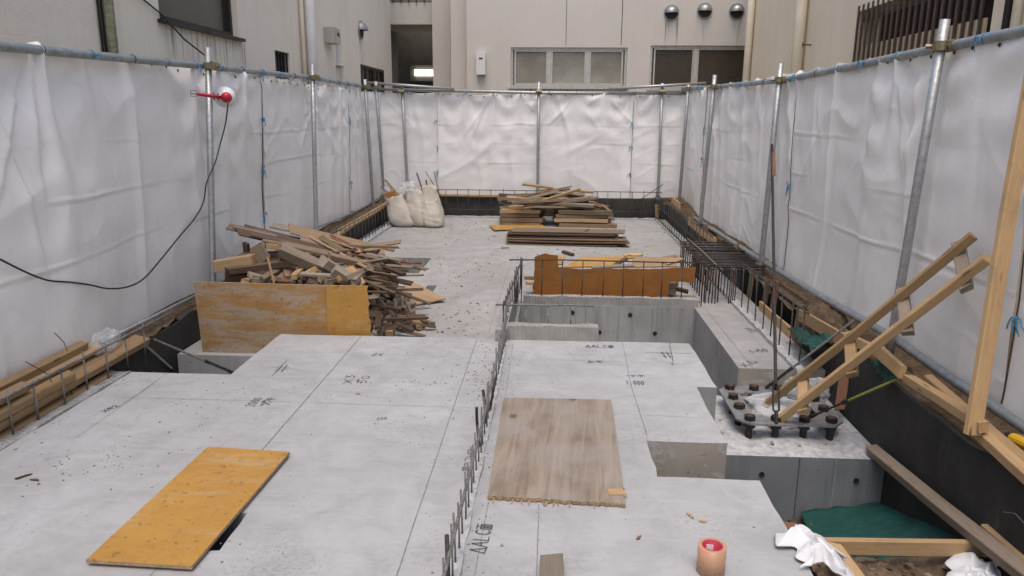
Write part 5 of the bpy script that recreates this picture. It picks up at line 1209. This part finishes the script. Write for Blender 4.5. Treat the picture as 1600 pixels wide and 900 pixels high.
# upright offcuts of board behind the right beam
for i, (x, yt, yb, px2, mat, lab) in enumerate(((1160, 420, 480, 1176, 'old', 'rusty brown upright board behind the cage mat'), (1185, 432, 492, 1198, 'dark', 'dark upright board right of the cage mat'), (1197, 432, 500, 1212, 'red', 'reddish upright board right of the cage mat'), (1237, 470, 520, 1250, 'old', 'upright board next to the green flap'), (1246, 480, 520, 1253, 'pine', 'pale upright batten next to the green flap'))):
    a = P((x + px2) / 2, yb, X=1.87); b = P((x + px2) / 2, yt, X=1.89); b.y = a.y; a.z = min(a.z, ZB)
    plank('upright_board', a, b, .10 if mat != 'pine' else .05, .02, mat, lab, 'board', 'upright boards behind the right beam', math.pi / 2)
for (a, b, mat, lab) in (((1188, 478), (1235, 520), 'pine', 'pale strip along the black edge right of the beam'), ((1250, 492), (1318, 532), 'pine', 'sloping pale board above the green flap'), ((1075, 345), (1118, 378), 'pine', 'pale timber edging the soil at the right of the far slab'), ((1050, 312), (1062, 322), 'pine', 'thin timber at the far right corner')):
    plank('edge_timber', P(*a, X=1.86), P(*b, X=1.86), .02, .09, mat, lab, 'timber', GR)
plank('corner_post', P(1026, 320, Y=12.2), P(1027, 346, Y=12.2), .05, .05, 'plyraw', 'pale stump post at the far right corner of the slab', 'post')
for (x, y, r, sd) in ((1.97, 5.25, .16, 3), (1.95, 7.8, .13, 5), (1.97, 9.3, .12, 6)):
    o = film('soil_mound', (x, y, .02), (.10, r * 1.6, .14), sd, 'clod of brown soil beside the right bottom tube', 'soil', 'soil'); o['group'] = 'soil clods by the fence'
mb = MB(); a = P(1575, 682, X=1.99); b = P(1650, 715, X=2.0); mb.tube([a, a.lerp(b, .5), b], .022, 12); o = mb.build('hose', M['blackcord']); tag(o, 'black hose with a yellow sleeve by the bottom tube', 'hose')
MB().tube([a.lerp(b, .12), b + (b - a) * .3], .026, 12).build('sleeve', M['yellow'], o)

# ------------------------------------------------------------------ green sheeting and white bags
def drape(name, grid, mat, label, cat, seed, amp=.012, n=26, freq=4.0):
    """bilinear patch of four corner points with folds, given thickness by a second skin"""
    a, b, c, d = [Vector(q) for q in grid]; vs = []; fs = []
    nrm = (b - a).cross(d - a).normalized()
    for i in range(n + 1):
        for j in range(n + 1):
            u, v = i / n, j / n
            e = .010 * float(vnoise(u * 6, v * 6 + 3, seed + 5))
            p = a.lerp(b, u).lerp(d.lerp(c, u), v) + nrm * (amp * float(fbm(u * freq + seed, v * freq, seed, 3)) + amp * .6 * (1 - abs(float(vnoise(u * freq * 1.4 + v * 2, v * freq * 1.4 - u, seed + 2)))) ** 3)
            if j in (0, n): p = p + (b - a).cross(nrm).normalized() * e
            if i in (0, n): p = p + (b - a).normalized() * e
            vs.append(p)
    m_ = n + 1; fs = [(i * m_ + j, (i + 1) * m_ + j, (i + 1) * m_ + j + 1, i * m_ + j + 1) for i in range(n) for j in range(n)]
    k = len(vs); vs2 = vs + [v - nrm * .003 for v in vs]; fs2 = fs + [tuple(q + k for q in reversed(f)) for f in fs]
    bd = [(i, 0) for i in range(n)] + [(n, j) for j in range(n)] + [(n - i, n) for i in range(n)] + [(0, n - j) for j in range(n)]
    bi = [x * m_ + y for x, y in bd]; fs2 += [(bi[q], bi[(q + 1) % len(bi)], bi[(q + 1) % len(bi)] + k, bi[q] + k) for q in range(len(bi))]
    mb = MB(); mb.add(vs2, fs2); return tag(mb.build(name, M[mat], smooth=True), label, cat)
g1 = [P(1238, 806, z=-.655), P(1500, 838, z=-.655), P(1468, 800, z=-.56), P(1240, 796, z=-.63)]
g1 = [Vector((1.38, 3.0, -.70)), Vector((1.862, 3.0, -.31)), Vector((1.862, 3.86, -.60)), Vector((1.42, 3.86, -.66))]
drape('green_sheet', g1, 'green', 'green sheet spread on the pit bottom below the bolted footing', 'green sheet', 2, .010, 40, 2.2)
g2 = [P(1232, 515, X=1.80), P(1268, 552, X=1.70), P(1312, 522, X=1.90), P(1262, 512, X=1.92)]
drape('green_sheet', g2, 'green', 'green flap hanging by the bars of the right beam', 'green sheet', 4, .02)
g3 = [P(1362, 566, X=1.862), P(1385, 598, X=1.845), P(1408, 590, X=1.855), P(1372, 562, X=1.866)]
drape('green_sheet', g3, 'green', 'green flap peeping out below the ladder beside the black board', 'green sheet', 6, .012)
# white cloth on the slab corner
def crumple(label, quad, seed, amp, mat='white_bag', hang=None, n=44, freq=3.2):
    a, b, c, d = [Vector(q) for q in quad]; vs = []
    for i in range(n + 1):
        for j in range(n + 1):
            u, v = i / n, j / n; p = a.lerp(b, u).lerp(d.lerp(c, u), v)
            f = abs(float(vnoise(u * freq + seed, v * freq + u * 2, seed))); g = abs(float(vnoise(u * freq * 2.3 + v, v * freq * 2.3 + seed, seed + 1)))
            ed = min(1, 5 * min(u, 1 - u, v, 1 - v) + .15)
            p = p + Vector((.03 * float(vnoise(u * 5, v * 5, seed + 3)), .03 * float(vnoise(u * 5 + 9, v * 5, seed + 4)), amp * ed * ((1 - f) ** 2 + .55 * (1 - g) ** 2)))
            if hang: p.z = hang(p)
            vs.append(p)
    m_ = n + 1; fs = [(i * m_ + j, (i + 1) * m_ + j, (i + 1) * m_ + j + 1, i * m_ + j + 1) for i in range(n) for j in range(n)]
    mb = MB(); mb.add(vs, fs); o = mb.build('white_bag', M[mat], smooth=True, fix=False); tag(o, label, 'plastic bag')
    so_ = o.modifiers.new('thick', 'SOLIDIFY'); so_.thickness = .002; return o
def cloth_z(p):
    z = p.z
    return z if p.x < .95 else z - min(.20, (p.x - .95) * .75)
cq = [P(1214, 842, z=.012), P(1262, 888, z=.012), P(1352, 868, z=.012), P(1310, 812, z=.012)]
crumple('crumpled white bag draped over the slab corner beside the soil bay', cq, 5, .032, hang=cloth_z, n=60, freq=1.9)
cq = [P(1484, 905, z=-.31), P(1560, 930, z=-.30), P(1570, 880, z=-.30), P(1490, 868, z=-.31)]
crumple('white bag lying on the soil under the weathered beam', cq, 8, .03, freq=1.8)
a = P(1568, 800, X=1.85); wm = MB(); wm.tube([a, a + Vector((-.02, -.1, .05)), a + Vector((-.03, -.25, .04)), a + Vector((-.02, -.4, -.02))], .0018, 5); tag(wm.build('loose_wire', M['rebar_g']), 'thin loose wire curling off the long black board', 'wire')

# ------------------------------------------------------------------ timbers on the left edge
GL = 'timbers stacked on the left edge'
for (x0, y0, x1, y1, z, w, t_, mat, lab, roll) in (
    (-2.60, 2.0, -2.60, 4.38, .06, .10, .045, 'pine', 'long pale batten lowest beside the slab edge bars', .3), (-2.66, 1.8, -2.64, 4.05, .10, .09, .05, 'pine', 'long pale batten second in the left stack', .2), (-2.64, 1.8, -2.64, 3.55, .15, .045, .045, 'plyraw', 'square batten end lying on the left stack', .1),
    (-2.66, 1.7, -2.65, 4.0, .165, .08, .03, 'pine', 'pale board on top of the left stack', .3), (-2.585, 2.2, -2.565, 3.95, .01, .05, .025, 'pine', 'thin pale strip lying in the gap by the slab edge', .1), (-2.62, 1.8, -2.62, 3.7, .03, .05, .05, 'plyraw', 'brown batten under the left stack', 0), (-2.66, 1.6, -2.66, 3.9, .20, .05, .05, 'pine', 'pale batten lying highest on the left stack', .2), (-2.575, 1.6, -2.56, 3.62, .125, .06, .045, 'pine', 'pale batten in front of the left stack with a sawn end', .2), (-2.57, 1.6, -2.575, 3.3, .185, .05, .04, 'plyraw', 'tan batten lying on the front of the left stack', .3)):
    plank('timber', (x0, y0, z), (x1, y1, z + (.03 if 'lowest' in lab else 0)), w, t_, mat, lab, 'timber', GL, roll, .01, None, .004)
film('plastic_film', (-2.64, 4.06, .17), (.04, .12, .06), 27, 'clear bag on the left timber stack by the fence')
plank('short_board', P(200, 538, X=-2.64), P(226, 527, X=-2.64), .06, .02, 'old', 'short brown board at the end of the left stack', 'board', GL, 1.2)
for (a, b, c_) in (((40, 565), (75, 585), (82, 600)), ((85, 520), (100, 535), (105, 548)), ((110, 575), (100, 600), (118, 622))):
    wm = MB(); wm.tube([P(*a, X=-2.60), P(*b, X=-2.58), P(*c_, X=-2.55)], .0025, 5); tag(wm.build('loose_wire', M['rebar']), 'bent tie wire among the left timbers', 'wire', 'tie wires by the left timbers')
# formwork strips along the left far edge
plank('edge_timber', (-2.60, 8.9, .10), (-2.60, 12.0, .14), .09, .03, 'pine', 'pale strip on the black board beside the sacks', 'timber', GL)
plank('edge_timber', (-2.57, 7.4, .05), (-2.60, 9.6, .10), .07, .03, 'pine', 'pale strip on the black board beyond the scrap heap', 'timber', GL)
plank('edge_timber', (-2.3, 12.33, .19), (-.9, 12.33, .19), .05, .03, 'pine', 'pale strip along the top of the back board', 'timber')

# ------------------------------------------------------------------ clip lamp and its cable
lp_c = on(LFX, .20, 353, 152); lamp = thing('clip_lamp', 'red clip lamp with white reflector clamped to the left post', 'lamp', lp_c)
ax = Vector((.52, -.85, -.06)).normalized(); Q = Matrix.Translation(lp_c) @ ax.to_track_quat('Z', 'Y').to_matrix().to_4x4()
MB().lathe([(.022, .02), (.035, .015), (.06, -.01), (.078, -.04), (.082, -.055), (.080, -.056), (.075, -.04), (.057, -.012), (.03, .008), (.0, .01)], Q, 32).build('reflector', M['whitep'], lamp, smooth=True)
MB().lathe([(.0, .075), (.018, .074), (.034, .062), (.040, .045), (.041, .02), (.036, .012), (.0, .012)], Q, 24).build('socket', M['redp'], lamp, smooth=True)
g0 = on(LFX, .17, 345, 152); g1_ = on(LFX, .15, 307, 147); 
MB().tube([g0, g0.lerp(g1_, .3), g0.lerp(g1_, .6), g1_], [.014, .017, .013, .009], 10).build('handle', M['redp'], lamp, smooth=True)
for q in (.12, .3): c = g0.lerp(g1_, q); MB().tube([c - Vector((0, 0, .028)), c + Vector((0, 0, .028))], .005, 6).build('clamp_screw', M['bolt'], lamp)
e = on(LFX, .13, 298, 146); mb = MB(); mb.tube([g1_, e], .004, 6); mb.tube([e + Vector((.03, .03, .02)), e + Vector((0, 0, .022)), e - Vector((0, 0, .022)), e + Vector((.03, .03, -.02))], .004, 6); mb.build('clamp_jaw', M['steel'], lamp)
cpts = [lp_c + ax * .07] + [on(LFX, o_, *p) for p, o_ in (((356, 165), .26), ((352, 195), .20), ((344, 225), .16), ((336, 255), .15), ((323, 285), .13), ((318, 315), .10), ((305, 340), .09), ((280, 370), .08), ((250, 407), .08), ((225, 435), .08), ((200, 448), .08), ((170, 451), .08), ((140, 445), .08), ((110, 441), .08), ((75, 438), .08), ((40, 425), .08), ((0, 405), .08))]
def smooth_pts(p, k=4):
    out = []
    for i in range(len(p) - 1):
        p0, p1, p2, p3 = p[max(0, i - 1)], p[i], p[i + 1], p[min(len(p) - 1, i + 2)]
        for j in range(k):
            t_ = j / k; out.append(.5 * ((2 * p1) + (p2 - p0) * t_ + (2 * p0 - 5 * p1 + 4 * p2 - p3) * t_ ** 2 + (3 * p1 - p0 - 3 * p2 + p3) * t_ ** 3))
    return out + [p[-1]]
cb = MB(); cb.tube(smooth_pts(cpts), .0052, 7); tag(cb.build('power_cable', M['blackcord'], smooth=True), 'black power cable looping from the red lamp along the left sheet', 'cable')

# ------------------------------------------------------------------ ink lines and handwriting on the concrete
def ribbon(mb, pts, w, z):
    pts = [Vector((p[0], p[1], z)) for p in pts]
    for a, b in zip(pts[:-1], pts[1:]):
        d = (b - a)
        if d.length < 1e-5: continue
        d.normalize(); s_ = Vector((-d.y, d.x, 0)) * w / 2; e_ = d * w * .3
        mb.add([a - s_ - e_, b - s_ + e_, b + s_ + e_, a + s_ - e_], [(0, 1, 2, 3)])
def ink_line(px, par, z, w=.0035, mat='faint'):
    pts = [P(*q, z=z) for q in px]; out = []
    for a, b in zip(pts[:-1], pts[1:]):
        n = max(2, int((b - a).length / .1))
        for i in range(n): out.append(a.lerp(b, i / n) + Vector((random.uniform(-.0008, .0008), random.uniform(-.0008, .0008), 0)))
    out.append(pts[-1]); mb = MB(); ribbon(mb, out, w * .62, z + .003); return mb.build('chalk_line', M[mat], par, fix=False)
for q, w in (([(745, 530), (653, 800), (618, 905)], .0045), ([(565, 525), (410, 703)], .005), ([(345, 775), (200, 940)], .004), ([(150, 620), (430, 628), (757, 638)], .0035), ([(425, 549), (550, 553), (740, 560)], .002), ([(240, 600), (118, 685)], .003), ([(390, 590), (700, 600)], .0018), ([(262, 583), (225, 609), (190, 632)], .003)): ink_line(q, front_slab, 0, w)
for q, w in (([(801, 540), (790, 620)], .003), ([(763, 785), (745, 880), (738, 920)], .003), ([(842, 789), (838, 920)], .004), ([(973, 536), (985, 600), (1012, 684)], .004), ([(802, 561), (960, 565), (1085, 569)], .003), ([(955, 647), (1050, 651), (1095, 654)], .003), ([(970, 543), (1075, 544)], .002)): ink_line(q, front_slab, 0, w)
for q, w in (([(1102, 482), (1180, 580)], .004), ([(1148, 492), (1215, 570)], .0025), ([(763, 520), (790, 435), (803, 400)], .004), ([(690, 420), (640, 455)], .004), ([(745, 340), (700, 390)], .004)): ink_line(q, back_slab, ZB, w)
GLY = {'D': [[(0, 0), (.5, 1), (1, 0), (0, 0)]], 'A': [[(0, 0), (.5, 1), (1, 0)], [(.2, .38), (.8, .38)]], 'L': [[(.1, 1), (.1, 0), (.9, .02)]], 'C': [[(.95, .85), (.6, 1), (.2, .8), (.05, .45), (.25, .1), (.6, 0), (.95, .15)]],
 'm': [[(-.1, 1), (1.1, 1.02)], [(.55, 1), (.45, .78)], [(0, .75), (0, 0), (1, 0), (1, .75), (0, .75)], [(.33, .75), (.33, .02)], [(.67, .75), (.67, .02)], [(.33, .5), (.67, .5)], [(.33, .27), (.67, .27)]],
 '0': [[(.5, 1), (.1, .7), (.1, .3), (.5, 0), (.9, .3), (.9, .7), (.5, 1)]], '1': [[(.3, .8), (.55, 1), (.5, 0)]], ',': [[(.4, .1), (.2, -.2)]], '2': [[(.1, .8), (.45, 1), (.85, .75), (.1, 0), (.95, .03)]], '3': [[(.1, .95), (.8, .95), (.4, .6), (.85, .35), (.5, 0), (.1, .1)]], '5': [[(.9, 1), (.2, 1), (.15, .6), (.7, .6), (.85, .25), (.5, 0), (.1, .08)]],
 'X': [[(0, 1), (1, 0)], [(1, 1), (0, 0)]], 'Y': [[(0, 1), (.5, .5), (1, 1)], [(.5, .5), (.5, 0)]], '+': [[(0, .5), (1, .5)], [(.5, 1), (.5, 0)]], '>': [[(-.2, .5), (1.2, .5)], [(.7, .8), (1.2, .5), (.7, .2)]], 'k': [[(0, .75), (1, .8)], [(-.1, .45), (1.1, .5)], [(.35, 1), (.65, 0)]], 'w': [[(.5, 1), (.5, 0), (.35, .1)], [(.05, .7), (.4, .7), (0, .15)], [(.95, .8), (.6, .6), (1, .1)]], '#': [[(0, .3), (1, .3)], [(0, .7), (1, .7)], [(.3, 0), (.3, 1)], [(.7, 0), (.7, 1)]]}
def write(txt, px0, px1, hgt, z, par, up=1, w=.006, mat='ink', gap=1.15):
    a = P(*px0, z=z); b = P(*px1, z=z); d = (b - a).to_2d(); L = d.length; d.normalize(); n_ = Vector((-d.y, d.x)) * up
    cw = L / len(txt)
    for i, ch in enumerate(txt):
        if ch == ' ': continue
        mb = MB()
        for st in GLY[ch]:
            ribbon(mb, [Vector(a.to_2d()) + d * (cw * (i + (.05 + q[0] * .78))) + n_ * (hgt * (q[1] + random.uniform(-.03, .03))) for q in st], w * .6, z + .0035)
        mb.build('handwriting', M[mat], par, fix=False)
write('DALCm', (757, 866), (770, 820), .055, 0, front_slab, 1)
write('DALCm', (732, 703), (722, 737), .045, 0, front_slab, 1, .005)
write('DALCm', (915, 543), (960, 544), .05, 0, front_slab, 1, .008)
write('wk', (917, 568), (945, 568), .05, 0, front_slab, 1, .006)
write('>>', (980, 590), (1006, 590), .05, 0, front_slab, 1, .006); write('1,000', (978, 601), (1008, 602), .06, 0, front_slab, 1, .006)
write('#', (1034, 560), (1058, 560), .13, 0, front_slab, 1, .007); ink_line([(1008, 551), (1082, 553)], front_slab, 0, .006, 'ink'); ink_line([(1046, 540), (1052, 566)], front_slab, 0, .006, 'ink'); write('2', (1046, 538), (1050, 538), .04, 0, front_slab); write('1', (1050, 571), (1054, 571), .04, 0, front_slab)
write('#', (424, 582), (450, 582), .13, 0, front_slab, 1, .006); ink_line([(404, 573), (468, 578)], front_slab, 0, .004, 'ink'); ink_line([(449, 563), (425, 588)], front_slab, 0, .004, 'ink')
write('2X', (580, 556), (598, 557), .05, 0, front_slab, 1, .006); write('X3', (549, 600), (556, 585), .05, 0, front_slab, 1, .006); write('+', (562, 598), (566, 590), .03, 0, front_slab); write('50', (571, 600), (580, 587), .05, 0, front_slab, 1, .006)
write('2000', (396, 636), (412, 622), .05, 0, front_slab, 1, .006); write('>', (413, 634), (418, 626), .03, 0, front_slab); write('Xk', (421, 634), (433, 621), .05, 0, front_slab, 1, .006)
write('200', (588, 657), (606, 656), .03, 0, front_slab, 1, .004); write('XL', (555, 617), (566, 617), .02, 0, front_slab, 1, .004); write('Xk2', (165, 645), (190, 634), .04, 0, front_slab, 1, .007)
write('1>50', (1175, 552), (1203, 549), .06, ZB, back_slab, 1, .008); write('XD', (1165, 575), (1185, 565), .06, ZB, back_slab, 1, .008); write('Yk5', (1160, 513), (1176, 520), .06, ZB, back_slab, 1, .008)

# ------------------------------------------------------------------ crumbs and wood dust on the slabs
def crumbs(name, spots, mats, z, label, smin=.0025, smax=.008):
    mb = MB()
    for (cx, cy, rx, ry, n) in spots:
        for _ in range(int(n * (.45 if smax < .012 else .8))):
            x = cx + random.gauss(0, rx); y = cy + random.gauss(0, ry); s_ = random.uniform(smin, smax) * random.uniform(.5, 1.3); a = random.uniform(0, 6.28); e_ = random.uniform(.35, 1)
            v = [(x + math.cos(a) * s_, y + math.sin(a) * s_, z), (x - math.sin(a) * s_ * e_, y + math.cos(a) * s_ * e_, z), (x - math.cos(a) * s_, y - math.sin(a) * s_, z), (x + math.sin(a) * s_ * e_, y - math.cos(a) * s_ * e_, z), (x + random.uniform(-.3, .3) * s_, y + random.uniform(-.3, .3) * s_, z + s_ * random.uniform(.25, .7))]
            mb.add(v, [(0, 1, 4), (1, 2, 4), (2, 3, 4), (3, 0, 4)], random.randrange(len(mats)))
    o = mb.build(name, mats, fix=False); tag(o, label, None, None, 'stuff'); o['category'] = 'debris'; return o
def sp(px, py, rx, ry, n, z=0): c = P(px, py, z=z); return (c.x, c.y, rx, ry, n)
crumbs('concrete_crumbs', [sp(100, 720, .12, .12, 60), sp(165, 720, .10, .08, 70), sp(140, 745, .25, .2, 50), sp(260, 640, .18, .12, 70), sp(230, 680, .25, .2, 40), sp(330, 620, .3, .2, 50), sp(180, 790, .3, .25, 40), sp(600, 605, .3, .12, 70), sp(640, 600, .15, .1, 60), sp(560, 640, .4, .3, 40), sp(480, 700, .3, .3, 20), sp(920, 840, .3, .2, 20), sp(960, 700, .1, .4, 10), sp(1000, 620, .4, .3, 16), sp(340, 860, .15, .08, 30), (-.24, 3.5, .03, .9, 130), (-.40, 3.8, .06, .8, 70), (-.24, 2.3, .04, .6, 90), (-2.44, 3.4, .04, .5, 60)], [M['rough'], M['crumb'], M['crumb'], M['rebar_g']], .001, 'dark concrete crumbs scattered over the front slab')
crumbs('wood_dust', [(-.42, 4.35, .05, .3, 200), (-.38, 3.9, .03, .3, 90), sp(715, 575, .14, .22, 150)], [M['grey'], M['old'], M['rough']], .001, 'tan wood dust along the joint bars', .003, .008)
crumbs('slab_debris', [sp(690, 490, .4, .4, 130, ZB), sp(720, 420, .5, .6, 130, ZB), sp(720, 360, .8, .8, 160, ZB), sp(900, 392, .8, .4, 70, ZB), sp(640, 410, .3, .4, 70, ZB), sp(980, 360, .3, .6, 60, ZB), sp(1250, 540, .06, .2, 60, ZB)], [M['old'], M['rebar'], M['grey']], ZB + .001, 'wood chips and grit scattered over the far slab', .006, .018)
sb = [(1.5, 2.3, .22, .4, 260), (1.4, 2.75, .2, .12, 120)]
crumbs('soil_crumbs', sb, [M['soil'], M['soil2'], M['old']], -.345, 'clods and chips on the soil bay', .006, .022)
c = P(783, 387, z=ZB + .01); plank('paper_scrap', c, c + Vector((.1, .02, 0)), .04, .004, 'grey', 'scrap of pale paper on the far slab', 'paper')
